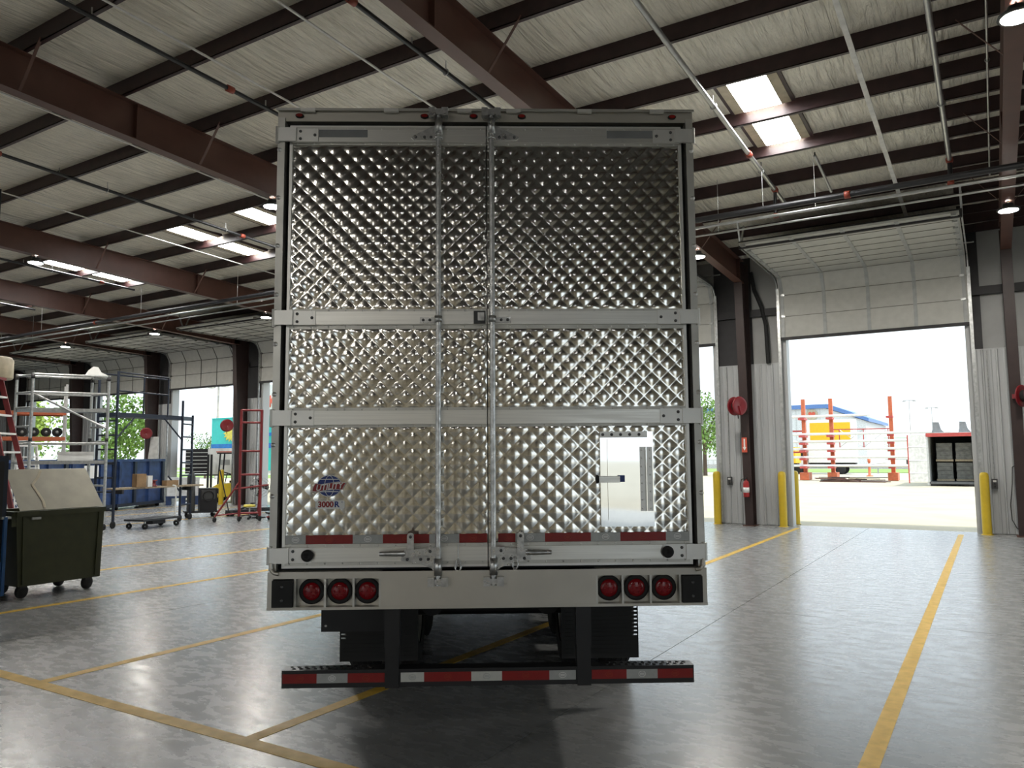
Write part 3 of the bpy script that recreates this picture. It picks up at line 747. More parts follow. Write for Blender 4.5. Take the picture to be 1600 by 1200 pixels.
# maker's decal: globe, ribbon, lettering
g = tpart(MB().disc((-0.960, -0.013, 1.750), 0.076, 0.0655, -0.0015, 32), 'globe_decal', 'white_print', DL)
tpart(MB().disc((-0.960, -0.0145, 1.750), 0.072, 0.0620, -0.0008, 32), 'globe_field', 'blue_print', g)
gm = MB()
for rx in (0.030,): gm.ring((-0.960, -0.0153, 1.750), rx, 0.0620, .0032, -.0006, 30)
for zc, hw in ((0.037, .056), (-0.037, .056)): gm.prism([(-.96 - hw, 1.75 + zc + .001 * 0), (-.96 - hw * .5, 1.75 + zc + (.0045 if zc < 0 else -.0045) * -1 * 0 + .0), (-.96 + hw, 1.75 + zc), (-.96 + hw, 1.75 + zc + .004), (-.96, 1.75 + zc + .006), (-.96 - hw, 1.75 + zc + .004)], -0.0006, (0, -0.0153, 0))
gm.build('globe_lines', 'white_print', g)
rib = [(-1.064, 1.716), (-1.040, 1.713), (-0.985, 1.722), (-0.930, 1.728), (-0.880, 1.726), (-0.872, 1.745), (-0.858, 1.770), (-0.905, 1.775), (-0.960, 1.768), (-1.010, 1.760), (-1.046, 1.766), (-1.058, 1.744)]
tpart(MB().prism([(x, z) for x, z in rib], -0.0008, (0, -0.0160, 0)), 'ribbon_border', 'white_print', g)
cx_ = sum(p[0] for p in rib) / len(rib); cz_ = sum(p[1] for p in rib) / len(rib)
tpart(MB().prism([(cx_ + (x - cx_) * .965, cz_ + (z - cz_) * .88) for x, z in rib], -0.0008, (0, -0.0168, 0)), 'ribbon', 'red_print', g)
text('maker_lettering', 'UTILITY', 0.049, 'white_print', g, (-0.962, -0.0192, 1.7435), (pi / 2, -0.10, 0), shear=0.30, bold=0.0010, sx=0.94, ext=0.0006)
pl_ = []
for (px, pz, a0) in ((-0.877, 1.652, 0), (-1.032, 1.652, pi / 2), (-1.032, 1.623, pi), (-0.877, 1.623, 3 * pi / 2)):
    for k in range(4): t = a0 + k * pi / 6; pl_.append((px + .010 * cos(t), pz + .010 * sin(t)))
g2 = tpart(MB().prism(pl_, -0.0015, (0, -0.013, 0)), 'model_plate', 'white_print', DL)
text('model_lettering', '3000', 0.046, 'red_print', g2, (-0.980, -0.0148, 1.638), (pi / 2, 0, 0), bold=0.0018, sx=1.02, ext=0.0004)
text('model_lettering', 'R', 0.046, 'blue_print', g2, (-0.914, -0.0148, 1.638), (pi / 2, 0, 0), bold=0.0018, sx=1.02, ext=0.0004)
text('model_lettering', '®', 0.014, 'blue_print', g2, (-0.882, -0.0148, 1.652), (pi / 2, 0, 0), ext=0.0003)
# vent door, polished flat
v = tpart(B(0.684, 1.010, -0.016, -0.004, 1.490, 2.066), 'vent_plate', 'mirror', DR)
tpart(B(0.728, 0.968, -0.024, -0.016, 1.532, 2.022), 'vent_door', 'mirror', v)
tpart(B(0.684, 0.975, -0.0185, -0.016, 2.030, 2.066), 'vent_strip', 'alu_bright', v)
for x in (.702, .757, .812, .868, .925): bolt(v, x, 2.048, -0.0185, 'dark_girt')
for x0, x1, nm in ((.912, .938, 'a'), (.942, .984, 'b')):
    pass
tpart(B(.926, .955, -0.029, -0.024, 1.584, 1.972), 'vent_hinge_leaf', 'alu_bright', v); tpart(B(.962, 1.003, -0.023, -0.016, 1.584, 1.972), 'vent_hinge_leaf', 'alu_bright', v)
tpart(T((.9585, -0.027, 1.584), (.9585, -0.027, 1.972), 0.005, 8), 'vent_hinge_pin', 'alu_dull', v)
for k in range(8):
    z = 1.60 + k * .0505
    link('rivet', rivet_me, 'dark_girt', v, (.936, -.029, z)); link('rivet', rivet_me, 'dark_girt', v, (.988, -.023, z))
lv = tpart(B(.672, .798, -0.052, -0.024, 1.757, 1.795), 'vent_latch', 'alu', v)
tpart(B(.660, .676, -0.040, -0.016, 1.755, 1.797), 'latch_end', 'rubber', lv); tpart(B(.790, .828, -0.046, -0.024, 1.760, 1.800), 'latch_reflection', 'blue_print', lv)  # blue reflection on the latch, painted as a small block
# rear sill with the lamp boxes
sl = tpart(B(-0.640, 0.640, -0.060, 0.14, 1.030, 1.246), 'sill', 'steel_sill')
tpart(B(-1.308, 1.308, -0.055, 0.14, 1.206, 1.246), 'sill_rail', 'steel_sill', sl); tpart(B(-1.308, 1.308, -0.062, 0.14, 1.026, 1.042), 'sill_rail', 'steel_sill', sl)
for q in (-1, 1):
    tpart(B(min(q * 1.276, q * 1.308), max(q * 1.276, q * 1.308), -0.055, 0.14, 1.042, 1.206), 'sill_end', 'steel_sill', sl)
    bx = tpart(B(min(q * .640, q * 1.276), max(q * .640, q * 1.276), 0.0, 0.14, 1.042, 1.206), 'lamp_box', 'steel_sill')
    for x in (.645, .800, .968, 1.146): tpart(B(q * x - .006, q * x + .006, -0.058, 0.0, 1.042, 1.206), 'divider', 'alu_dull', bx)
    blk = tpart(B(min(q * 1.154, q * 1.274), max(q * 1.154, q * 1.274), -0.085, 0.0, 1.046, 1.200), 'dock_bumper', 'rubber')
    for z in (1.085, 1.165): bolt(blk, q * 1.215, z, -0.085, 'zinc')
    for x in (.722, .886, 1.053):
        l = tpart(MB().lathe([(.074, -.0), (.076, .016), (.066, .022), (.052, .020), (.050, .010), (0, .010)], (q * x, -0.010, 1.129), (0, -1, 0), 28), 'tail_lamp', 'rubber')
        tpart(MB().lathe([(.053, .014), (.050, .024), (.030, .028), (0, .029)], (q * x, -0.010, 1.129), (0, -1, 0), 28), 'lens', 'lamp_red', l)
        dm = MB()
        for k in range(7):
            a = 2 * pi * k / 6; rr_ = 0 if k == 6 else .030
            dm.lathe([(.008, .0265), (.006, .031), (0, .0325)], (q * x + rr_ * cos(a), -0.010, 1.129 + rr_ * sin(a)), (0, -1, 0), 10)
        dm.build('lamp_diodes', 'lamp_red', l)
# corner curl where the post meets the sill
for q in (-1, 1):
    tpart(MB().path([(q * 1.292, -.05, 1.30), (q * 1.288, -.055, 1.262), (q * 1.272, -.057, 1.242), (q * 1.24, -.057, 1.236)], 0.012, 8), 'corner_bead', 'steel_sill', sl)
# underride guard
ug = tpart(B(-1.225, 1.225, -0.010, 0.100, 0.566, 0.668), 'underride_guard', 'black_paint')
tg = MB()
for q in (-1, 1):
    for i in range(12):
        for j in range(2):
            x = q * (.70 + i * .042 + j * .02); tg.lathe([(.012, 0), (.010, .004), (.006, .004), (.005, .001)], (x, .025 + j * .04, .668), (0, 0, 1), 8)
tg.build('tread_grip', 'black_paint', ug)['kind'] = 'stuff'
for x0, x1 in ((-.617, -.535), (.525, .607)):
    u = tpart(B(x0, x1, -0.018, 0.085, 0.560, 1.05), 'guard_post', 'black_paint')
    tpart(MB().prism([(x0 - .004, 1.03), (x0 - .004, .80), (x0 + .02, .765), (x1 - .02, .765), (x1 + .004, .80), (x1 + .004, 1.03)], .06, (0, -.026, 0)), 'post_bracket', 'black_paint', u)
tape(ug, [(-1.220, -1.019, 'r'), (-1.019, -.837, 'g'), (-.837, -.619, 'r'), (-.524, -.386, 'w'), (-.386, -.106, 'r'), (-.106, .076, 'w'), (.076, .358, 'r'), (.358, .516, 'g'), (.612, .820, 'r'), (.820, 1.006, 'g'), (1.006, 1.218, 'r')], .594, .648, -0.0102)
# mud flaps with slotted edges
def flap(q):
    d = 1.45; w0, w1 = q * 0.56, q * 1.165; z0 = 0.345; z1 = 1.06
    m = MB(); xa, xb = sorted((w0, w1)); edge = xb if q > 0 else xa
    m.box(xa if q > 0 else xa + .05, xb - .05 if q > 0 else xb, d, d + .012, z0, z1)
    e0, e1 = (xb - .05, xb) if q > 0 else (xa, xa + .05)
    m.box(e0, e1, d, d + .012, z0, z0 + .17)
    for k in range(int((z1 - z0 - .17) / .03)): m.box(e0, e1, d, d + .012, z0 + .17 + k * .03 + .012, z0 + .17 + (k + 1) * .03)
    m.box(e1 - .008 if q > 0 else e0, e1 if q > 0 else e0 + .008, d, d + .012, z0 + .17, z1)
    f = tpart(m, 'mud_flap', 'rubber')
    rm = MB()
    for k in range(22): rm.box(xa + .03, xb - .06 if q > 0 else xb - .03, d - .004, d, z0 + .03 + k * .031, z0 + .042 + k * .031)
    rm.build('flap_ribs', 'rubber', f)
    return f
flap(-1); flap(1)
pp = tpart(B(-1.150, -0.62, 0.70, 0.712, 0.735, 1.05), 'licence_bracket', 'black_paint')
for z in (.775, .985): tpart(MB().disc((-1.118, .698, z), .009, .007, -.003, 12), 'bracket_bolt', 'white_print', pp)
# running gear
for d in (2.65, 3.90):
    ax_ = tpart(T((-1.0, d, .52), (1.0, d, .52), 0.063, 14), 'axle', 'black_paint')
    for q in (-1, 1):
        for x in (0.78, 1.13):
            wl = tpart(MB().lathe([(.30, -.13), (.44, -.14), (.50, -.115), (.505, 0), (.50, .115), (.44, .14), (.30, .13)], (q * x, d, .507), (1, 0, 0), 28), 'tyre', 'tyre')
            tpart(MB().lathe([(.30, -.12), (.27, -.10), (.26, 0), (.12, .03), (0, .03)], (q * x, d, .507), (q, 0, 0), 24), 'wheel_rim', 'alu', wl)
            gr = MB()
            for k in range(-2, 3): gr.torus((q * x + k * .045, d, .507), .503, .006, (1, 0, 0), 28, 4)
            gr.build('tread', 'tyre', wl)
        tpart(T((q * .52, d + .10, .60), (q * .52, d - .28, .60), .10, 16), 'brake_chamber', 'black_paint', ax_)
        tpart(T((q * .42, d + .1, .58), (q * .42, d + .1, .98), .12, 16), 'air_spring', 'rubber', ax_)
for q in (-1, 1):
    tpart(B(q * .45 - .06, q * .45 + .06, 1.0, 6.0, .92, 1.10), 'slider_rail', 'black_paint')
    hs = MB()
    for k in range(3):
        hs.path([(q * (.10 + .03 * k), 2.2, 1.0), (q * (.20 + .03 * k), 2.1, .86), (q * (.32 + .02 * k), 2.15, .74), (q * .46, 2.3, .66)], .014, 6)
    hs.build('air_hose', 'rubber', TR)
    lg = tpart(B(q * .95 - .06, q * .95 + .06, 11.2, 11.32, 0.03, 1.12), 'landing_leg', 'black_paint'); tpart(B(q * .95 - .14, q * .95 + .14, 11.12, 11.40, 0.0, .03), 'leg_foot', 'black_paint', lg)
for d in (1.2, 5.0, 8.0): tpart(B(-1.2, 1.2, d, d + .08, 1.0, 1.12), 'cross_member', 'black_paint')

for q in (-1, 1):
    sk = tpart(B(q * 1.27 - .006, q * 1.27 + .006, 4.75, 10.9, .28, 1.10), 'shading_skirt', 'white_body')  # added skirts that keep side light off the floor underneath
    for k in range(6): bar((q * 1.25, 5.0 + k * 1.1, .4), (q * .7, 5.0 + k * 1.1, 1.08), .04, .04).build('skirt_strut', 'black_paint', sk)
    tpart(B(q * 1.10 - .15, q * 1.10 + .15, 2.0, 4.6, 1.02, 1.08), 'mud_guard', 'black_paint')
tpart(B(-1.15, 1.15, 6.2, 7.4, .22, 1.0), 'light_block_box', 'black_paint')  # added box, sized to block the bright floor showing under the trailer

# ------------------------------------------------------------------ on the door wall
def bollard(x, y, label, h=1.46, r=0.10):
    t = thing('bollard', label, 'bollard', (x, y, 0), group='yellow bollards')
    MB().lathe([(r, 0.0), (r, h - .10), (r * .93, h - .045), (r * .7, h - .012), (r * .35, h), (0, h + .002)], (0, 0, 0), (0, 0, 1), 20).build('sleeve', 'safety_yellow', t)
    MB().lathe([(r + .03, 0), (r + .03, .010), (r, .012)], (0, 0, 0), (0, 0, 1), 20).build('base_ring', 'safety_yellow', t)
bollard(-6.65, 21.62, 'yellow bollard just right of the trailer, by the second doorway')
bollard(-4.86, 21.55, 'yellow bollard at the left jamb of the large open doorway')
bollard(-4.74, 22.55, 'yellow bollard half hidden outside the left jamb of the large doorway')
bollard(-0.23, 21.55, 'yellow bollard at the right jamb of the large open doorway')
bollard(-27.66, 21.45, 'small far yellow bollard behind the red ladder frame')

def hose_reel(x, y, z, label, s=1):
    t = thing('hose_reel', label, 'hose reel', (x, y, z), radians(57), group='red hose reels')
    for dy, nm in ((-.10, 'reel_disc'), (.10, 'reel_disc')):
        MB().lathe([(0, 0), (.05, -.02), (.20, -.012), (.245, -.018), (.255, 0), (.245, .012), (0, .012)], (0, dy, 0), (0, 1, 0), 24).build(nm, 'reel_red', t)
    T((0, -.10, 0), (0, .10, 0), .13, 16).build('hose_coil', 'rubber', t)
    bar((0, .10, 0), (0, .30, 0), .08, .10).build('reel_mount', 'reel_red', t)
    bar((-.05, -.125, 0), (.02, -.125, -.24), .03, .02).build('reel_arm', 'reel_red', t)
    MB().path([(0, -.02, -.24), (.01, -.02, -.34)], .014, 6).build('hose_end', 'rubber', t)
hose_reel(-5.80, 20.88, 3.22, 'red hose reel on the column left of the large doorway')
hose_reel(-31.95, 20.75, 3.05, 'far round red hose reel above the blue bins')
hose_reel(-26.45, 20.70, 3.25, 'far red hose reel left of the red ladder frame')
hose_reel(0.70, 20.95, 3.20, 'red hose reel cut off by the right edge of the photo')

t = thing('fire_extinguisher', 'red fire extinguisher hung on the brown column by the large doorway', 'extinguisher', (-5.72, 21.20, 0.78))
MB().lathe([(0, 0), (.075, .0), (.08, .02), (.08, .36), (.06, .42), (.025, .45), (.025, .48), (0, .48)], (0, 0, 0), (0, 0, 1), 18).build('cylinder', 'extinguisher', t)
MB().lathe([(.081, .12), (.0815, .12), (.0815, .26), (.081, .26)], (0, 0, 0), (0, 0, 1), 18).build('label_wrap', 'white_print', t)
B(-.02, .02, -.07, .03, .48, .52).build('valve', 'dark_girt', t)
MB().path([(0, -.05, .50), (-.11, -.05, .47), (-.14, -.04, .35), (-.13, -.03, .15)], .012, 6).build('hose', 'rubber', t)
B(-.03, .03, .06, .14, .1, .4).build('bracket', 'brown_steel', t)
t = thing('arrow_sign', 'small red sign with a white down arrow above the extinguisher', 'sign', (-5.72, 21.17, 1.98))
B(-.07, .07, 0, .006, 0, .40).build('plate', 'sign_red', t)
MB().prism([(-.02, .36), (-.02, .14), (-.05, .14), (0, .05), (.05, .14), (.02, .14), (.02, .36)], -.002, (0, 0, 0)).build('arrow', 'white_print', t)
for x, lab in ((-6.33, 'black door switch box on the liner left of the brown column'), (-0.02, 'black door switch box right of the yellow bollard at the right jamb')):
    t = thing('switch_box', lab, 'switch', (x, 21.80, 1.07), group='door switch boxes')
    B(-.06, .06, -.05, .05, 0, .23).build('housing', 'lamp_body', t)
    for z in (.05, .11): MB().lathe([(.018, 0), (.016, .015), (0, .018)], (0, -.05, z), (0, -1, 0), 10).build('button', 'dark_girt', t)
    B(-.035, .035, -.053, -.05, .155, .20).build('plate', 'white_print', t)
    T((0, .02, .23), (0, .02, 3.3), .012, 6).build('conduit', 'galv', t)
t = thing('wall_cable', 'thin black cable looping down the liner at the right edge', 'cable', (0.42, 21.80, 0))
MB().path([(0, 0, 1.62), (-.07, 0, 1.58), (-.09, 0, 1.2), (-.15, 0, .7), (-.14, 0, .35), (-.05, 0, .15), (.1, 0, .08)], .010, 6).build('cable_run', 'rubber', t)
MB().tube((.05, 0, .9), (.05, 0, 1.3), .05, 10).build('cable_plug', 'rubber', t)
t = thing('wall_hose', 'thick black duct hose curving down the wall above the liner', 'hose', (-5.0, 21.78, 0))
MB().path([(-.52, -.1, 7.0), (-.45, -.05, 6.5), (-.28, 0, 6.0), (-.18, 0, 5.5), (-.15, 0, 4.42)], .055, 10).build('hose_run', 'rubber', t)

# ------------------------------------------------------------------ green cart and its neighbours
t = thing('bin_cart', 'dark olive green wheeled bin cart at the left', 'bin cart', (-11.55, 6.21, 0))
D_ = 0.85
vs = [(0, -.54, .17), (0, .62, .17), (-D_ + .06, .62, .17), (-D_ + .06, -.54, .17), (.03, -.62, 1.17), (.03, .63, 1.17), (-D_, .63, 1.17), (-D_, -.62, 1.17)]
MB().add(vs, [(0, 3, 2, 1), (0, 1, 5, 4), (1, 2, 6, 5), (2, 3, 7, 6), (3, 0, 4, 7)]).build('body', 'olive', t)
rm = MB()
for (a, b) in ((4, 5), (5, 6), (6, 7), (7, 4)): rm.bar(vs[a], vs[b], .06, .07)
rm.build('rim', 'olive', t)
for y in (-.47, .55): bar((.012, y, .2), (.03, y - (.04 if y < 0 else -.02), 1.14), .05, .03, upv=(1, 0, 0)).build('corner_post', 'olive', t)
T((-.1, -.60, 1.10), (-.1, -.69, 1.10), .03).build('hinge_boss', 'olive', t); bar((.045, -.42, 1.10), (.045, -.30, 1.10), .03, .03).build('handle', 'galv', t)
B(-D_, .02, -.67, -.60, 1.0, 1.18).build('push_ledge', 'olive', t)
for (x, y) in ((-.08, -.45), (-.08, .47), (-.72, -.40), (-.72, .40)):
    c = MB().lathe([(0, -.03), (.085, -.03), (.095, -.02), (.095, .02), (.085, .03), (0, .03)], (x, y, .095), (1, 0.3, 0), 16).build('caster_wheel', 'rubber', t)
    B(x - .05, x + .05, y - .05, y + .05, .14, .18).build('caster_fork', 'dark_girt', c)
t = thing('metal_sheet', 'dull grey metal sheet with a yellowish stain leaning on the green cart', 'sheet', (-11.53, 6.21, 1.215))
MB().add([(0, -.57, 0), (0, .62, 0), (-.40, .55, .56), (-.40, -.60, .56), (-.015, -.57, .008), (-.015, .62, .008), (-.412, .55, .57), (-.412, -.60, .57)], [(0, 1, 2, 3), (7, 6, 5, 4), (0, 4, 5, 1), (1, 5, 6, 2), (2, 6, 7, 3), (3, 7, 4, 0)]).build('plate', 'dull_sheet', t)
sm_ = []
cp = [(.40, .98), (.34, .80), (.24, .62), (.27, .42), (.30, .20), (.29, .04)]
dm = MB()
for (a, b) in zip(cp[:-1], cp[1:]):
    P = lambda u, v: Vector((.004 - .40 * v, -.57 + 1.17 * u - .02 * v, .56 * v + .004))
    dm.bar(P(*a), P(*b), .035, .002, upv=(.8, 0, .57))
dm.build('stain', 'beige', t)
t = thing('machine_cabinet', 'dark navy machine cabinet cut off by the left edge, beside the green cart', 'machine', (-11.50, 5.55, 0))
B(-.9, 0, -1.1, -.10, .16, 1.98).build('housing', 'navy', t); B(.0, .015, -1.0, -.16, .35, 1.9).build('front_panel', 'black_paint', t)
B(-.9, .06, -1.1, -.16, .10, .55).build('base_box', 'blue_bright', t); bar((.05, -.13, .1), (.05, -.13, 1.15), .04, .04).build('side_post', 'blue_bright', t)
B(-.2, .06, -.18, -.06, 1.12, 1.15).build('hose_hook', 'galv', t)
for y in (-.9, -.22): MB().lathe([(0, -.025), (.05, -.025), (.052, .025), (0, .025)], (-.05, y, .052), (0, 1, 0), 12).build('caster_wheel', 'rubber', t)

# red stepladder behind the cart
def stepladder(loc, rz, h, hw, label, m, sm='white_paint', n=9, sp=.55):
    t = thing('stepladder', label, 'ladder', loc, rz)
    for q in (-1, 1):
        bar((q * hw, -sp, 0), (q * hw * .62, 0, h), .035, .09).build('rail', m, t)
        bar((q * hw, sp, 0), (q * hw * .62, .03, h - .05), .03, .06).build('rear_rail', m, t)
    for i in range(n):
        f = (i + 1) / (n + 1); y = -sp * (1 - f); wd = hw * (1 - .38 * f)
        B(-wd, wd, y - .05, y + .05, h * f - .025, h * f + .010).build('tread', sm, t)
        bar((-wd, y - .05, h * f - .02), (-wd + .10, y - .05, h * f - .16), .02, .01).build('tread_brace', sm, t)
    for i in range(3):
        f = (i + 1) / 4; y = sp * (1 - f); wd = hw * (1 - .38 * f)
        bar((-wd, y, h * f), (wd, y, h * f), .02, .03).build('rear_rung', sm, t)
    B(-hw * .66, hw * .66, -.10, .12, h - .03, h + .02).build('top_cap', m, t)
stepladder((-15.77, 7.13, 0), radians(130), 3.45, .42, 'tall red stepladder with white treads at the left edge', 'red_paint', sp=.85)
stepladder((-24.9, 12.3, 0), radians(75), 2.35, .38, 'white aluminium stepladder behind the silver scaffold', 'white_paint', n=6)

# scaffolds
def tubes(t, nm, m, segs, r=.024):
    for a, b in segs: T(a, b, r, 8).build(nm, m, t)
def caster(t, x, y, r=.09):
    w_ = MB().lathe([(.02, -.025), (r * .9, -.025), (r, -.015), (r, .015), (r * .9, .025), (.02, .025)], (x, y, r), (1, .4, 0), 14).build('caster_wheel', 'rubber', t)
    T((x, y, r * 1.6), (x, y, r * 2.6), .02, 8).build('caster_stem', 'galv', w_)
A1, B1, A2, B2 = (-21.44, 10.65), (-20.62, 12.23), (-22.19, 10.61), (-21.37, 12.19)
t = thing('scaffold', 'silver aluminium rolling scaffold tower on the left', 'scaffold', (-21.4, 11.42, 0))
L = lambda p, z: (p[0] + 21.4, p[1] - 11.42, z)
for p in (A1, B1, A2, B2):
    T(L(p, .18), L(p, 4.22), .040, 10).build('post', 'galv', t); caster(t, p[0] + 21.4, p[1] - 11.42)
    MB().lathe([(.03, -.06), (.048, -.06), (.048, .06), (.03, .06)], L(p, 4.12), (0, 0, 1), 10).build('post_collar', 'dark_girt', t)
    MB().lathe([(.03, -.05), (.045, -.05), (.045, .05), (.03, .05)], L(p, 2.45), (0, 0, 1), 10).build('post_collar', 'dark_girt', t)
for (a, b) in ((A1, A2), (B1, B2)): tubes(t, 'rung', 'galv', [(L(a, z), L(b, z)) for z in (.55, 1.2, 1.85, 2.4, 2.8, 3.3, 3.7, 4.15)], .028)
for (a, b) in ((A1, B1), (A2, B2)): tubes(t, 'rail', 'galv', [(L(a, z), L(b, z)) for z in (2.35, 3.70, 4.18)], .034)
tubes(t, 'brace', 'galv', [(L(A1, 3.68), L(B1, 2.75)), (L(A2, 1.9), L(B2, .6))], .030)
for z, nm in ((3.20, 'platform'), (1.80, 'platform')):
    vs = [L(p, z) for p in (A1, B1, B2, A2)]
    MB().add(vs + [(x, y, z_ + .09) for x, y, z_ in vs], [(0, 3, 2, 1), (4, 5, 6, 7), (0, 1, 5, 4), (1, 2, 6, 5), (2, 3, 7, 6), (3, 0, 4, 7)]).build(nm, 'galv', t)
tag(MB().prism([(-.30, 0), (.22, .0), (.25, .03), (.10, .10), (.02, .24), (-.10, .25), (-.22, .14)], .25).build('crumpled_plastic', 'white_paint', None, (-20.95, 12.08, 4.22), (0, 0, 1.1)), 'crumpled white plastic on top of the silver scaffold', 'plastic sheet')
t = thing('storage_case', 'pale plastic case lying on the silver scaffold lower platform', 'case', (-21.25, 11.75, 1.89), 1.1)
B(-.42, .42, -.2, .2, 0, .16).build('case_body', 'white_paint', t); B(-.43, .43, -.21, .21, .16, .24).build('case_lid', 'container_grey', t)
# black scaffold
A1, B1 = (-20.94, 12.69), (-21.40, 15.10); A2, B2 = (-21.75, 12.62), (-21.80, 15.75)
t = thing('scaffold', 'black steel rolling scaffold with guard rails behind the silver one', 'scaffold', (-21.4, 14.0, 0))
L = lambda p, z: (p[0] + 21.4, p[1] - 14.0, z)
for p, h in ((A1, 4.40), (B1, 3.72), (A2, 4.40), (B2, 3.30)):
    T(L(p, .18), L(p, h), .038, 8).build('post', 'navy', t); caster(t, p[0] + 21.4, p[1] - 14.0, .10)
for (a, b) in ((A1, A2), (B1, B2)): tubes(t, 'rung', 'navy', [(L(a, z), L(b, z)) for z in (.5, 1.0, 1.4, 1.8, 2.2, 2.6, 3.0)], .026)
tubes(t, 'guard_rail', 'navy', [(L(A1, 4.38), L((-21.28, 14.5), 4.38)), (L(A1, 3.85), L((-21.28, 14.5), 3.85)), (L((-21.28, 14.5), 3.2), L((-21.28, 14.5), 4.40)), (L(A2, 4.38), L((-21.78, 14.9), 4.38)), (L((-21.12, 13.6), 3.2), L((-21.12, 13.6), 4.3))], .024)
vs = [L(p, 3.12) for p in (A1, B1, B2, A2)]
MB().add(vs + [(x, y, z_ + .12) for x, y, z_ in vs], [(0, 3, 2, 1), (4, 5, 6, 7), (0, 1, 5, 4), (1, 2, 6, 5), (2, 3, 7, 6), (3, 0, 4, 7)]).build('platform', 'navy', t)
tubes(t, 'brace', 'navy', [(L(B1, 2.5), L((-21.27, 14.4), 3.12)), (L(A1, 2.5), L((-21.05, 13.3), 3.12)), (L(B1, .9), L((-21.3, 14.6), 1.4))], .024)
t = thing('work_plank', 'long wooden work plank with a yellow edge across the black scaffold', 'plank', (-21.35, 14.15, 1.06), atan2(2.6, -.35))
B(-1.55, 1.75, -.20, .20, 0, .05).build('board', 'wood', t); B(-1.0, .3, .20, .21, -.02, .05).build('edge_strip', 'safety_yellow', t)
for x in (-1.2, 1.3): B(x - .03, x + .03, -.2, .2, -.12, 0).build('cross_cleat', 'dark_girt', t)
for (x, y, w_, h, m_, lab, nm, cat) in ((-21.12, 13.55, .16, .38, 'cardboard', 'tall brown cardboard box standing on the wooden work plank', 'cardboard_box', 'box'), (-21.18, 13.86, .08, .32, 'white_paint', 'narrow white carton beside the tall brown box on the plank', 'carton', 'box'), (-21.36, 14.72, .22, .16, 'cardboard', 'low open brown cardboard box on the right end of the plank', 'cardboard_box', 'box')):
    b = thing(nm, lab, cat, (x, y, 1.11), 1.7)
    B(-w_, w_, -.1, .1, 0, h).build('box_body', m_, b); B(-w_ * .98, w_ * .98, -.012, .012, h, h + .003).build('box_flap', 'wood', b)
t = thing('spool', 'dark red spool next to the cartons on the work plank', 'spool', (-21.23, 14.08, 1.11))
MB().lathe([(0, 0), (.10, 0), (.10, .03), (.06, .04), (.06, .15), (.10, .16), (.10, .19), (0, .19)], (0, 0, 0), (0, 0, 1), 16).build('spool_core', 'red_paint', t)
# red rolling ladder frame
P1, P2, P3, P4 = (-19.69, 15.94), (-19.28, 16.38), (-20.25, 16.30), (-19.85, 16.78)
t = thing('ladder_frame', 'dark red tubular rolling ladder frame left of the trailer', 'ladder', (-19.7, 16.2, 0))
L = lambda p, z: (p[0] + 19.7, p[1] - 16.2, z)
for p in (P1, P2): T(L(p, .16), L(p, 3.42), .045, 10).build('post', 'red_paint', t); caster(t, p[0] + 19.7, p[1] - 16.2, .08)
for z in (3.40, 3.02, 2.14, 1.42, .25): T(L(P1, z), L(P2, z), .034, 8).build('rung', 'red_paint', t)
pf = (-20.12, 15.39)
T(L(P1, 1.22), L(pf, .15), .028, 8).build('stay', 'red_paint', t); caster(t, pf[0] + 19.7, pf[1] - 16.2, .08)
T(L(P1, .25), L(pf, .2), .022, 8).build('foot_tube', 'red_paint', t); T(L(P2, 1.22), L(P4, .2), .028, 8).build('stay', 'red_paint', t); caster(t, P4[0] + 19.7, P4[1] - 16.2, .08)
T(L((-19.8, 15.8), .98), L((-19.1, 16.55), 1.10), .03, 8).build('cross_tube', 'red_paint', t)

# blue bins in a row
bd = Vector((-3.12, 6.76, 0)).normalized(); ang = atan2(bd.y, bd.x)
def blue_bin(s0, s1, label):
    w_ = s1 - s0; o = Vector((-26.0, 12.73, 0)) + bd * (s0 + w_ / 2)
    t = thing('steel_bin', label, 'bin', (o.x, o.y, 0), ang, group='blue steel bins')
    B(-w_ / 2, w_ / 2, .03, 1.2, .22, 1.86).build('bin_body', 'blue_paint', t)
    B(-w_ / 2 - .03, w_ / 2 + .03, -.02, 1.23, 1.82, 1.92).build('bin_rim', 'blue_paint', t)
    B(-w_ / 2, w_ / 2, -.03, 1.2, .12, .24).build('bin_skid', 'navy', t)
    n = 4
    for i in range(n):
        x = -w_ / 2 + .12 + (w_ - .24) * i / (n - 1)
        B(x - .07, x + .07, -.05, .03, .24, 1.82).build('bin_rib', 'navy' if i % 2 else 'blue_paint', t)
    for x in (-w_ / 2 + .2, w_ / 2 - .2):
        for y in (.15, 1.05): MB().lathe([(0, -.03), (.075, -.03), (.08, .03), (0, .03)], (x, y, .08), (1, 0, 0), 12).build('caster_wheel', 'rubber', t)
blue_bin(-.6, 2.1, 'blue steel bin furthest left, behind the green cart'); blue_bin(2.2, 4.7, 'blue steel bin between the silver and black scaffolds')
blue_bin(4.8, 7.9, 'scuffed blue steel bin with dark ribs under the far hose reel')
t = thing('paper_sheet', 'white paper notice fixed on the middle blue bin', 'paper', (-27.25, 15.55, 1.25), ang)
B(-.32, .45, -.07, -.055, 0, .45).build('sheet', 'white_print', t)
t = thing('sheet_panel', 'tall pale board leaning on the far column above the blue bins', 'board', (-31.9, 20.9, 0), .3)
MB().prism([(-.3, 0), (.5, 0), (.45, 2.9), (.05, 2.9)], .03).build('panel', 'container_grey', t)

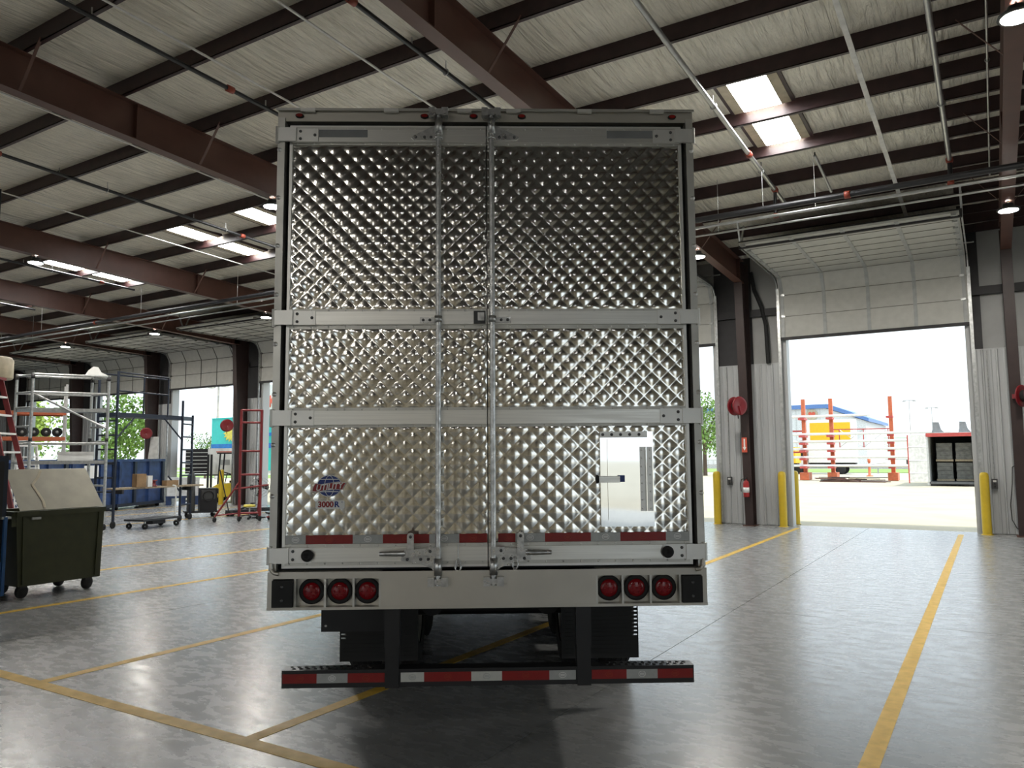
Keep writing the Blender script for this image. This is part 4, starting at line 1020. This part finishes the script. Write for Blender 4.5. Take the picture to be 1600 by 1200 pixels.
# stacked foam sheets and reefer unit near the doorway
t = thing('foam_stack', 'stack of white foam sheets on a blue pallet by the far doorway', 'stack', (-29.2, 20.75, 0), 0.93)
for i in range(9): B(-.62, .62, -.35, .45, .37 + i * .085, .37 + i * .085 + .08).build('sheet', 'white_foam', t)
pa = B(-.66, .66, -.4, .5, .28, .36).build('pallet_deck', 'blue_paint', t)
for x in (-.55, 0, .55): B(x - .1, x + .1, -.4, .5, 0, .28).build('pallet_block', 'blue_paint', t)
t = thing('cooling_unit', 'white cooling unit with a black louvred side, on a stand by the far doorway', 'cooling unit', (-30.5, 23.2, 0), 0.80)
B(-.2, 1.15, -.45, .35, 1.2, 2.38).build('front_cover', 'white_paint', t); B(-1.15, -.2, -.40, .35, 1.25, 2.36).build('side_housing', 'black_paint', t)
for i in range(6): B(-1.15, -.2, -.46, -.40, 1.32 + i * .17, 1.36 + i * .17).build('louvre', 'container_grey', t)
B(.35, .75, -.455, -.45, 1.62, 1.86).build('unit_label', 'grey_tape', t); B(.15, .85, -.455, -.45, 2.2, 2.24).build('unit_stripe', 'sign_red', t)
for x in (-1.0, 1.0):
    for y in (-.35, .3): bar((x, y, 0), (x, y, 1.22), .08, .08).build('stand_leg', 'dark_girt', t)
B(-1.1, 1.1, -.4, .35, 1.14, 1.21).build('stand_top', 'dark_girt', t)
t = thing('cardboard_sheet', 'pale cardboard sheet leaning beside the foam stack', 'board', (-30.15, 19.75, 0), .93)
MB().prism([(-.35, 0), (.45, 0), (.25, 1.65), (-.35, 1.75)], .02).build('panel', 'beige', t)

# forklift in the far doorway
t = thing('forklift', 'yellow forklift with a black overhead guard in the far doorway', 'forklift', (-28.75, 22.9, 0), 0.70)
MB().prism([(-.9, .25), (.9, .25), (.95, .6), (.70, 1.35), (.25, 1.40), (.2, .85), (-.55, .80), (-.9, .6)], 1.0, (0, -.5, 0)).build('chassis', 'safety_yellow', t)
for x in (-.6, .65):
    for y in (-.52, .52): 
        wl = MB().lathe([(0, -.1), (.18, -.1), (.30, -.09), (.32, 0), (.30, .09), (.18, .1), (0, .1)], (x, y, .32), (0, 1, 0), 18).build('wheel', 'tyre', t)
        MB().lathe([(0, -.11), (.14, -.105), (.14, .105), (0, .11)], (x, y, .32), (0, 1, 0), 12).build('hub', 'safety_yellow', wl)
for x in (-.55, .75):
    for y in (-.42, .42): bar((x, y, .8), (x * .85, y, 2.15), .06, .06).build('guard_post', 'black_paint', t)
B(-.6, .75, -.48, .48, 2.12, 2.18).build('guard_roof', 'black_paint', t)
for y in (-.3, .3): bar((-1.0, y, .1), (-1.0, y, 2.1), .10, .08).build('mast_rail', 'black_paint', t)
for y in (-.3, .3): B(-2.0, -1.0, y - .06, y + .06, .06, .11).build('fork', 'dark_girt', t)
B(-.1, .3, -.25, .25, .85, .95).build('seat', 'black_paint', t); B(.2, .32, -.25, .25, .95, 1.35).build('backrest', 'black_paint', t)
T((-.35, 0, .8), (-.25, 0, 1.25), .02).build('steering_column', 'black_paint', t); MB().torus((-.24, 0, 1.27), .17, .015, (.3, 0, 1), 16, 6).build('steering_wheel', 'black_paint', t)

# floor-level tools
t = thing('platform_cart', 'low black platform cart with a bent white handle near the scaffold', 'cart', (-20.3, 13.5, 0), radians(105))
B(-.75, .75, -.33, .33, .22, .27).build('deck', 'black_paint', t)
for x in (-.62, .6):
    for y in (-.27, .27): caster(t, x, y, .08)
MB().path([(.78, 0, .25), (.86, 0, .27), (.88, 0, 1.05), (.84, 0, 1.13), (.74, 0, 1.15)], .022, 8).build('handle', 'white_paint', t)
B(-.2, .3, -.15, .15, .10, .22).build('under_tray', 'dark_girt', t)
t = thing('welding_cart', 'dark welding cart with bottles and cables beside the black scaffold', 'welding cart', (-22.3, 16.5, 0), radians(60))
B(-.5, .5, -.3, .3, .16, .22).build('deck', 'black_paint', t); B(-.05, .48, -.27, .27, .22, .95).build('power_unit', 'black_paint', t)
B(.0, .42, -.275, -.27, .6, .9).build('control_panel', 'lamp_body', t)
for y in (-.13, .13): MB().lathe([(0, 0), (.11, 0), (.115, .02), (.115, 1.1), (.06, 1.25), (.03, 1.3), (.03, 1.4), (0, 1.4)], (-.3, y, .22), (0, 0, 1), 14).build('gas_bottle', 'lamp_body', t)
MB().torus((.2, -.33, .7), .16, .022, (0, 1, 0), 18, 6).build('cable_coil', 'rubber', t)
for x in (-.4, .4):
    for y in (-.3, .3): caster(t, x, y, .07)
t = thing('floor_jack', 'black floor jack with a long upright handle', 'jack', (-21.6, 17.6, 0), radians(70))
B(-.5, .5, -.16, .16, .10, .20).build('frame', 'black_paint', t); bar((-.1, 0, .2), (.35, 0, .38), .10, .06).build('lift_arm', 'black_paint', t)
MB().lathe([(0, 0), (.07, 0), (.08, .04), (0, .04)], (.36, 0, .38), (0, 0, 1), 12).build('saddle', 'dark_girt', t)
T((-.45, 0, .2), (-.75, .05, 1.55), .02).build('handle', 'dark_girt', t)
for x in (-.4, .4):
    for y in (-.18, .18): MB().lathe([(0, -.03), (.09, -.03), (.095, .03), (0, .03)], (x, y, .095), (0, 1, 0), 14).build('wheel', 'rubber', t)
t = thing('wheel_dolly', 'black wheel dolly with upright arms in front of the forklift', 'dolly', (-22.0, 18.8, 0), radians(60))
for y in (-.4, .4): bar((-.5, y, .13), (.5, y, .13), .08, .07).build('side_beam', 'black_paint', t)
bar((.5, -.4, .13), (.5, .4, .13), .08, .07).build('cross_beam', 'black_paint', t)
T((.5, -.1, .15), (.75, -.1, 1.5), .022).build('arm', 'black_paint', t); T((.5, .2, .15), (.95, .25, 1.3), .022).build('arm', 'black_paint', t)
for y in (-.4, .4):
    for x in (-.45, .45): caster(t, x, y, .07)
T((.55, -.25, .5), (.55, .35, .62), .06).build('roller', 'rubber', t)
t = thing('pedestal_fan', 'grey round pedestal fan standing behind the red ladder frame', 'fan', (-20.35, 17.25, 0), radians(50))
MB().lathe([(0, 0), (.22, 0), (.22, .03), (.04, .05), (0, .05)], (0, 0, 0), (0, 0, 1), 18).build('base', 'black_paint', t); T((0, 0, .04), (0, 0, .95), .02).build('pole', 'black_paint', t)
for k in range(4):
    MB().torus((0, -.12, .98), .08 + .085 * k, .006, (0, 1, 0), 24, 4).build('guard_ring', 'galv', t)
for k in range(10): a = 2 * pi * k / 10; T((0, -.12, .98), (.33 * cos(a), -.12, .98 + .33 * sin(a)), .004, 5).build('guard_spoke', 'galv', t)
for k in range(4): a = pi * k / 2; MB().prism([(.03 * cos(a), .03 * sin(a)), (.29 * cos(a - .35), .29 * sin(a - .35)), (.30 * cos(a), .30 * sin(a)), (.28 * cos(a + .35), .28 * sin(a + .35))], .01, (0, -.07, .98)).build('blade', 'black_paint', t)
T((0, -.05, .98), (0, .15, .98), .07).build('motor', 'black_paint', t)
t = thing('creeper_stool', 'low wheeled stool with a pale yellow seat under the red frame', 'stool', (-20.2, 16.75, 0))
MB().lathe([(0, .38), (.18, .38), (.19, .42), (.17, .45), (0, .45)], (0, 0, 0), (0, 0, 1), 16).build('seat', 'sun_yellow', t); T((0, 0, .12), (0, 0, .38), .025).build('stem', 'galv', t)
for k in range(4): a = pi / 4 + pi * k / 2; bar((0, 0, .14), (.26 * cos(a), .26 * sin(a), .10), .03, .03).build('foot', 'black_paint', t); caster(t, .26 * cos(a), .26 * sin(a), .04)
t = thing('low_creeper', 'long low creeper board on casters just left of the trailer', 'creeper', (-18.9, 17.3, 0), radians(60))
B(-.75, .75, -.25, .25, .20, .25).build('deck', 'black_paint', t); bar((-.8, -.2, .12), (.8, -.2, .12), .04, .04).build('side_rail', 'red_paint', t)
for x in (-.65, .65):
    for y in (-.2, .2): caster(t, x, y, .06)
# orange storage rack with wheels on it
t = thing('storage_rack', 'orange steel storage rack at the left edge behind the ladders', 'rack', (-29.6, 14.8, 0), atan2(1.6, .75))
for x in (-1.2, 1.0):
    for y in (-.05, .9): bar((x, y, 0), (x, y, 4.7), .08, .08).build('upright', 'container_grey' if x > 0 else 'navy', t)
for z in (3.55, 2.62, 1.1):
    for y in (-.08, .92): B(-1.2, 1.0, y - .03, y + .03, z, z + .13).build('beam', 'orange_paint', t)
    B(-1.2, 1.0, -.05, .9, z + .10, z + .14).build('shelf_deck', 'wood', t)
for i, (x, lab) in enumerate(((-.35, 'leftmost black wheel on the orange rack shelf'), (.02, 'second black wheel on the orange rack shelf'), (.40, 'third black wheel on the orange rack shelf'), (.75, 'rightmost black wheel on the orange rack shelf'))):
    c_, s_ = cos(atan2(1.6, .75)), sin(atan2(1.6, .75)); yy = .12
    w_ = thing('spare_wheel', lab, 'wheel', (-29.6 + c_ * x - s_ * yy, 14.8 + s_ * x + c_ * yy, 2.76 + .17), atan2(1.6, .75), group='black wheels on the rack')
    MB().lathe([(.06, -.07), (.14, -.075), (.17, -.05), (.17, .05), (.14, .075), (.06, .07)], (0, 0, 0), (0, 1, 0), 18).build('tyre', 'tyre', w_)
    MB().lathe([(0, -.05), (.075, -.055), (.075, .055), (0, .05)], (0, 0, 0), (0, 1, 0), 14).build('hub', 'galv', w_)
t = thing('air_handler', 'beige round-bottomed unit hanging at the left edge above the ladder', 'unit heater', (-17.85, 8.0, 3.62), .4)
MB().lathe([(0, 0), (.40, 0), (.42, .04), (.42, .40), (.38, .46), (0, .46)], (0, 0, 0), (0, 0, 1), 24).build('casing', 'beige', t)
B(.1, .25, -.44, -.40, .1, .34).build('control_box', 'wood', t); T((0, 0, .46), (0, 0, 4.1), .025).build('hanger_pipe', 'black_pipe', t)

# ------------------------------------------------------------------ outside
gr = struct(MB().add([(-320, -260, -.06), (200, -260, -.06), (200, 320, -.06), (-320, 320, -.06)], [(0, 1, 2, 3)]).build('ground', 'asphalt'))
struct(B(-60, 20, WY + .25, 40, -.05, -.012).build('ground_apron', 'apron')); struct(B(-60, 20, -40, -WY - .4, -.05, -.012).build('ground_apron', 'apron'))
struct(B(-60, 40, 40, 78, -.055, -.03).build('ground_yard', 'apron'))
o = B(-320, 200, 88, 108, -.06, -.02).build('grass_verge', 'grass'); tag(o, 'strip of green grass beyond the yard outside the doorways', 'grass'); o['kind'] = 'stuff'
o = B(-110, -34, 52, 75, -.06, -.02).build('grass_lawn', 'grass'); tag(o, 'pale green lawn outside the left doorways', 'grass'); o['kind'] = 'stuff'

# orange rack of steel uprights with white bars
t = thing('pipe_rack', 'orange red uprights carrying white bars in the yard outside the large doorway', 'rack', (-10, 61.5, 0))
UPS = (-12.1, -10.2, -6.2)
for i, x in enumerate(UPS):
    u = B(x + 10 - .13, x + 10 + .13, -.15 + .3 * i, .15 + .3 * i, 0, 6.05).build('upright', 'orange_paint', t)
    B(x + 10 - .32, x + 10 + .32, -.6 + .3 * i, .6 + .3 * i, 0, .55).build('upright_base', 'orange_paint', u)
    for z in (1.0, 1.6, 2.2, 2.75, 3.3, 4.6): B(x + 10 - .22, x + 10 + .22, -1.0 + .3 * i, .2, z - .14, z).build('rack_arm', 'container_red', u)
for z, x0, x1 in ((1.0, -12.9, -2.6), (1.62, -12.9, -2.6), (2.22, -12.9, -2.4), (2.78, -12.9, -2.4), (3.32, -12.9, -2.4), (4.65, -12.9, -7.4)):
    T((x0 + 10, -.6, z + .06), (x1 + 10, -.6, z + .06), .09, 8).build('stored_bar', 'white_paint', t)
for z in (3.72, 2.35): bar((-.1, .3, z), (3.8, .6, z), .07, .07).build('brace_rail', 'container_red', t)
for x in (0.3, 1.95, 3.6): bar((x, .45, 2.35), (x, .45, 3.72), .06, .06).build('brace_post', 'container_red', t)
for a, b in ((.3, 1.95), (1.95, 3.6)):
    T((a, .45, 2.4), (b, .45, 3.7), .02, 6).build('brace_rod', 'galv', t); T((a, .45, 3.7), (b, .45, 2.4), .02, 6).build('brace_rod', 'galv', t)
B(-3.0, -2.0, .3, .4, 3.6, 3.72).build('brace_rail', 'container_red', t); B(-3.0, -2.0, .3, .4, 2.0, 2.12).build('brace_rail', 'container_red', t)
for x, y, lab in ((-9.15, 73.0, 'orange safety post between the second and third uprights, left one'), (-7.35, 73, 'orange safety post between the second and third uprights, right one'), (-5.4, 73, 'orange safety post right of the third upright')):
    p = thing('safety_post', lab, 'post', (x, y, -.03), group='orange safety posts')
    MB().lathe([(.28, 0), (.28, .06), (.12, .10), (.09, 1.2), (.13, 1.25), (.13, 1.5), (0, 1.52)], (0, 0, 0), (0, 0, 1), 12).build('post_body', 'orange_paint', p); MB().lathe([(.10, .9), (.105, .9), (.105, 1.1), (.10, 1.1)], (0, 0, 0), (0, 0, 1), 12).build('band', 'white_paint', p)
t = thing('scrap_pile', 'low heap of dark scrap bars on the yard beside the orange uprights', 'scrap', (-8.3, 58.5, -.03))
rs = random.Random(4)
for k in range(16):
    a = rs.uniform(-.35, .35); x, y, z = rs.uniform(-1.6, 1.6), rs.uniform(-.5, .5), rs.uniform(.04, .35)
    bar((x - cos(a), y - sin(a), z), (x + cos(a), y + sin(a), z + rs.uniform(-.03, .05)), .07, .05).build('scrap_bar', rs.choice(['wood', 'dark_girt', 'brown_steel']), t)
B(-2.2, 2.0, -.6, .6, 0, .06).build('scrap_base', 'brown_steel', t)
# shipping container, open end towards the hall
t = thing('shipping_container', 'shipping container with its end open and one door swung out', 'container', (-2.15, 52.5, 0))
H_ = 3.05
B(-1.22, -1.16, 0, 6, .15, H_).build('side_wall', 'container_grey', t); B(1.16, 1.22, 0, 6, .15, H_).build('side_wall', 'container_grey', t)
B(-1.22, 1.22, 0, 6, H_ - .06, H_).build('roof', 'white_paint', t); B(-1.22, 1.22, 0, 6, .10, .22).build('floor', 'container_in', t); B(-1.16, 1.16, 5.9, 6, .22, H_).build('end_wall', 'container_in', t)
B(-1.26, 1.26, -.06, .02, H_ - .16, H_ + .06).build('header', 'container_red', t)
for x in (-1.24, 1.24): B(x - .05, x + .05, -.05, .05, .05, H_).build('corner_post', 'container_grey', t)
dl = bar((-1.26, -.02, .2 + (H_ - .2) / 2), (-2.18, -.85, .2 + (H_ - .2) / 2), .05, H_ - .25).build('door_leaf', 'container_grey', t)
bar((-2.18, -.86, .15), (-2.18, -.86, H_ - .05), .06, .06).build('door_edge', 'container_red', t)
for z in (.75, 1.5, 2.3): bar((-1.28, -.06, z), (-2.16, -.88, z), .03, .05).build('door_rib', 'white_paint', t)
for x in (-1.0, 1.0):
    for y in (.3, 5.5): B(x - .15, x + .15, y - .15, y + .15, -.03, .10).build('skid_block', 'dark_girt', t)
for i, (x, z, lab) in enumerate(((-.40, .24, 'lower left shrink-wrapped pallet load inside the container'), (-.40, 1.42, 'upper left shrink-wrapped pallet load inside the container'), (.62, .24, 'lower right shrink-wrapped pallet load inside the container'), (.62, 1.42, 'upper right shrink-wrapped pallet load inside the container'))):
    p = thing('pallet_load', lab, 'pallet load', (-2.15 + x, 54.2, z), group='pallet loads in the container')
    B(-.46, .46, -.45, .45, 0, .12).build('pallet', 'wood', p)
    for k in range(4): B(-.42 + .01 * (k % 2), .42, -.42, .42, .13 + k * .245, .13 + k * .245 + .235).build('wrapped_tier', 'wrap', p)
t = thing('roof_seat_rail', 'grey rail with two upright seat-like blocks on the container roof', 'rail', (-2.0, 53.4, H_))
B(-1.0, 1.2, -.25, .25, 0.0, .10).build('rail_bar', 'container_grey', t)
for x in (-.85, .55):
    MB().prism([(-.28, .1), (.38, .1), (.22, .30), (.12, .72), (-.20, .74), (-.22, .35)], .5, (x, -.25, 0)).build('block', 'grey_sticker', t)
# trucks and trailers in the distance
def box_truck(loc, rz, label, mbox, mcab, L=6.0, h=3.6):
    t = thing('box_truck', label, 'truck', loc, rz)
    B(-L / 2, L / 2, -1.2, 1.2, 1.1, h).build('cargo_box', mbox, t); B(-L / 2 + .25, L / 2 - .25, -1.22, -1.2, h - 2.2, h - .3).build('side_panel', 'truck_yellow', t)
    MB().prism([(-L / 2 - 2.0, .55), (-L / 2 - .1, .55), (-L / 2 - .1, 2.4), (-L / 2 - .9, 2.4), (-L / 2 - 1.3, 1.55), (-L / 2 - 2.0, 1.35)], 2.2, (0, -1.1, 0)).build('cab', mcab, t)
    MB().prism([(-L / 2 - 1.2, 1.6), (-L / 2 - .4, 1.6), (-L / 2 - .4, 2.2), (-L / 2 - .85, 2.2)], .02, (0, -1.13, 0)).build('cab_window', 'glass_dark', t)
    B(-L / 2, L / 2, -.5, .5, .8, 1.1).build('chassis', 'dark_girt', t)
    for x in (-L / 2 - 1.1, L / 2 - 1.3):
        for y in (-1.0, 1.0): MB().lathe([(0, -.14), (.3, -.14), (.48, -.12), (.5, 0), (.48, .12), (.3, .14), (0, .14)], (x, y, .47), (0, 1, 0), 18).build('wheel', 'tyre', t)
box_truck((-13.5, 82, -.03), 0, 'white box truck with yellow side panels behind the orange uprights', 'white_paint', 'white_paint', L=4.2, h=5.3)
box_truck((-18.0, 78, -.03), 0, 'yellow truck partly hidden by the left jamb of the large doorway', 'truck_yellow', 'truck_yellow', L=4.0, h=2.6)
def van_trailer(loc, rz, label, m, L=13, z0=1.25, z1=4.15, stripe=None):
    t = thing('van_trailer', label, 'trailer', loc, rz)
    B(-L / 2, L / 2, -1.25, 1.25, z0, z1).build('van_body', m, t); B(-L / 2, L / 2, -1.27, 1.27, z0 - .12, z0).build('bottom_rail', 'container_grey', t); B(-L / 2, L / 2, -1.27, 1.27, z1, z1 + .06).build('top_rail', m, t)
    for x in (L / 2 - 2.2, L / 2 - 1.0):
        for y in (-1.05, 1.05): MB().lathe([(0, -.15), (.3, -.15), (.48, -.13), (.5, 0), (.48, .13), (.3, .15), (0, .15)], (x, y, .48), (0, 1, 0), 16).build('wheel', 'tyre', t)
    for y in (-.8, .8): bar((-L / 2 + 2.5, y, 0), (-L / 2 + 2.5, y, z0), .12, .12).build('landing_leg', 'dark_girt', t)
    if stripe: B(-L / 2 - .01, L / 2 + .01, -1.26, 1.26, *stripe).build('stripe', 'truck_blue', t)
    return t
tq = van_trailer((-33.3, 31.4, -.03), 0.0, 'turquoise van trailer with a blue stripe outside the left doorway', 'turquoise', L=13.2, z0=1.25, z1=4.30, stripe=(2.52, 2.80))
sp = MB()
sp.disc((-4.83, -1.275, 3.42), .38, .33, -.01, 24); star = []
for k in range(28): rr_ = .62 if k % 2 == 0 else .42; a = 2 * pi * k / 28; star.append((-4.83 + rr_ * cos(a) * 1.1, 3.42 + rr_ * .85 * sin(a)))
sp.prism(star, -.008, (0, -1.265, 0)); sp.build('sun_logo', 'sun_yellow', tq)
text('lettering', 'U', 1.25, 'truck_blue', tq, (-1.45, -1.29, 3.62), (pi / 2, 0, 0), bold=.03, ext=.01)
van_trailer((-38, 112, -.03), 0.0, 'white van trailer parked far outside, just right of the trailer edge', 'white_paint', L=22)
van_trailer((-3.0, 112, -.03), 0.0, 'long white van trailer parked far beyond the orange uprights', 'white_paint', L=18, z1=4.0)
# far buildings
t = thing('metal_building', 'white ribbed metal building with a blue roof and a heart sign', 'building', (-38, 150, 0))
B(-16, 12.4, 0, 30, 0, 10.2).build('wall', 'wall_white', t)
MB().prism([(-16.5, 10.2), (12.6, 10.2), (19.5, 7.6), (19.5, 8.2), (12.8, 10.95), (-16.5, 10.95)], 31, (0, -.5, 0)).build('roof', 'blue_roof', t); MB().prism([(12.4, 0), (19, 0), (19, 7.7), (12.4, 10.2)], 30).build('side_bay', 'wall_white', t)
for k in range(27): B(-16 + k * 1.05, -16 + k * 1.05 + .12, -.06, 0, 0, 10.1).build('wall_rib', 'container_grey', t)
MB().disc((10.0, -.12, 9.1), 1.05, 1.0, -.08, 28).build('sign_disc', 'beige', t)
ht = [(10.0 + .62 * (16 * sin(a) ** 3) / 16, 9.15 + .62 * (13 * cos(a) - 5 * cos(2 * a) - 2 * cos(3 * a) - cos(4 * a)) / 16) for a in [2 * pi * k / 30 for k in range(30)]]
MB().prism(ht, -.08, (0, -.22, 0)).build('heart', 'sign_red', t)
t = thing('sign_board', 'white building front with red letters seen through the leftmost gap by the trailer', 'sign', (-66, 62, 0))
B(-9, 9, 0, .6, 0, 10.5).build('board', 'wall_white', t); text('lettering', 'TRUCK', 1.9, 'sign_red', t, (-4.6, -.05, 8.45), (pi / 2, 0, 0), bold=.04, ext=.02, align='RIGHT')
def pole(x, y, h, label, arm=True, r=.12):
    t = thing('light_pole', label, 'pole', (x, y, -.05), group='far poles')
    T((0, 0, 0), (0, 0, h), r, 8, r * .6).build('shaft', 'concrete_pole', t)
    if arm: B(-1.2, 1.2, -.1, .1, h - .15, h).build('cross_arm', 'concrete_pole', t)
    for q in (-1, 1): B(q * 1.0 - .35, q * 1.0 + .35, -.2, .2, h - .35, h - .15).build('lamp_head', 'concrete_pole', t)
pole(-15.2, 190, 13.6, 'far light pole above the yard, left of the container'); pole(-11.5, 200, 12.4, 'far light pole nearer the container'); 
pole(-64, 49, 9.2, 'wooden utility pole with equipment outside the left doorway', r=.16); pole(-48, 120, 17, 'far light pole in the narrow gap right of the trailer')
# trees
def tree(x, y, h, rx, label, m='leaf', seed=1, n=2600, z0=.30):
    t = thing('tree', label, 'tree', (x, y, -.05), group='trees outside')
    rr = random.Random(seed)
    tm = MB(); tm.tube((0, 0, 0), (0, 0, h * .55), rx * .06, 8, rx * .04)
    for k in range(6):
        a = rr.uniform(0, 6.28); tm.tube((0, 0, h * rr.uniform(.25, .5)), (rx * .6 * cos(a), rx * .6 * sin(a), h * rr.uniform(.55, .85)), rx * .03, 6, .02)
    tm.build('trunk', 'bark', t)
    cl = [(rr.uniform(-.65, .65) * rx, rr.uniform(-.65, .65) * rx, h * rr.uniform(z0 + .08, .86), rx * rr.uniform(.28, .5)) for _ in range(16)]
    vs = []; fs = []
    for k in range(n):
        cx, cy, cz, cr_ = rr.choice(cl); d = Vector((rr.gauss(0, 1), rr.gauss(0, 1), rr.gauss(0, .8))).normalized() * cr_ * rr.uniform(.5, 1.05) ** .5
        c = Vector((cx, cy, cz)) + d; s_ = rx * rr.uniform(.03, .06)
        u = Vector((rr.gauss(0, 1), rr.gauss(0, 1), rr.gauss(0, 1))).normalized(); v = u.orthogonal().normalized()
        o = len(vs); vs += [c - u * s_, c + v * s_ * .5, c + u * s_, c - v * s_ * .5]; fs.append((o, o + 1, o + 2, o + 3))
    f = MB().add(vs, fs).build('foliage', m, t); f['kind'] = 'stuff'
tree(-60.5, 36.5, 7.6, 3.9, 'green leafy tree outside behind the black scaffold', 'leaf', 1, 3600, .22)
tree(-69.5, 32.0, 7.5, 4.0, 'yellow green tree seen through the silver scaffold', 'leaf_light', 2, 3000, .15)
tree(-80, 38.0, 7.5, 4.0, 'green tree outside at the far left behind the stepladders', 'leaf', 5, 2400, .15)
tree(-67, 50.0, 4.6, 2.0, 'small round tree beside the white cooling unit', 'leaf', 3, 1500)
tree(-23.2, 72, 8.0, 3.6, 'green tree in the narrow gap right of the trailer', 'leaf', 4, 2600, .3)
# parked car and barrier rails far off
t = thing('guard_rail', 'grey guard rail along the grass beyond the yard', 'rail', (-10, 86, -.05))
B(-60, 60, -.04, .04, .45, .80).build('rail_beam', 'galv', t)
for k in range(-14, 15): B(k * 4 - .06, k * 4 + .06, .04, .16, 0, .8).build('rail_post', 'galv', t)
t = thing('yard_fence', 'low pale railing outside the left doorways', 'fence', (-55, 47.0, -.05))
for z in (.5, 1.1): B(-30, 26, -.03, .03, z, z + .07).build('rail', 'white_paint', t)
for k in range(15): B(-30 + k * 4 - .04, -30 + k * 4 + .04, -.04, .04, 0, 1.2).build('post', 'white_paint', t)
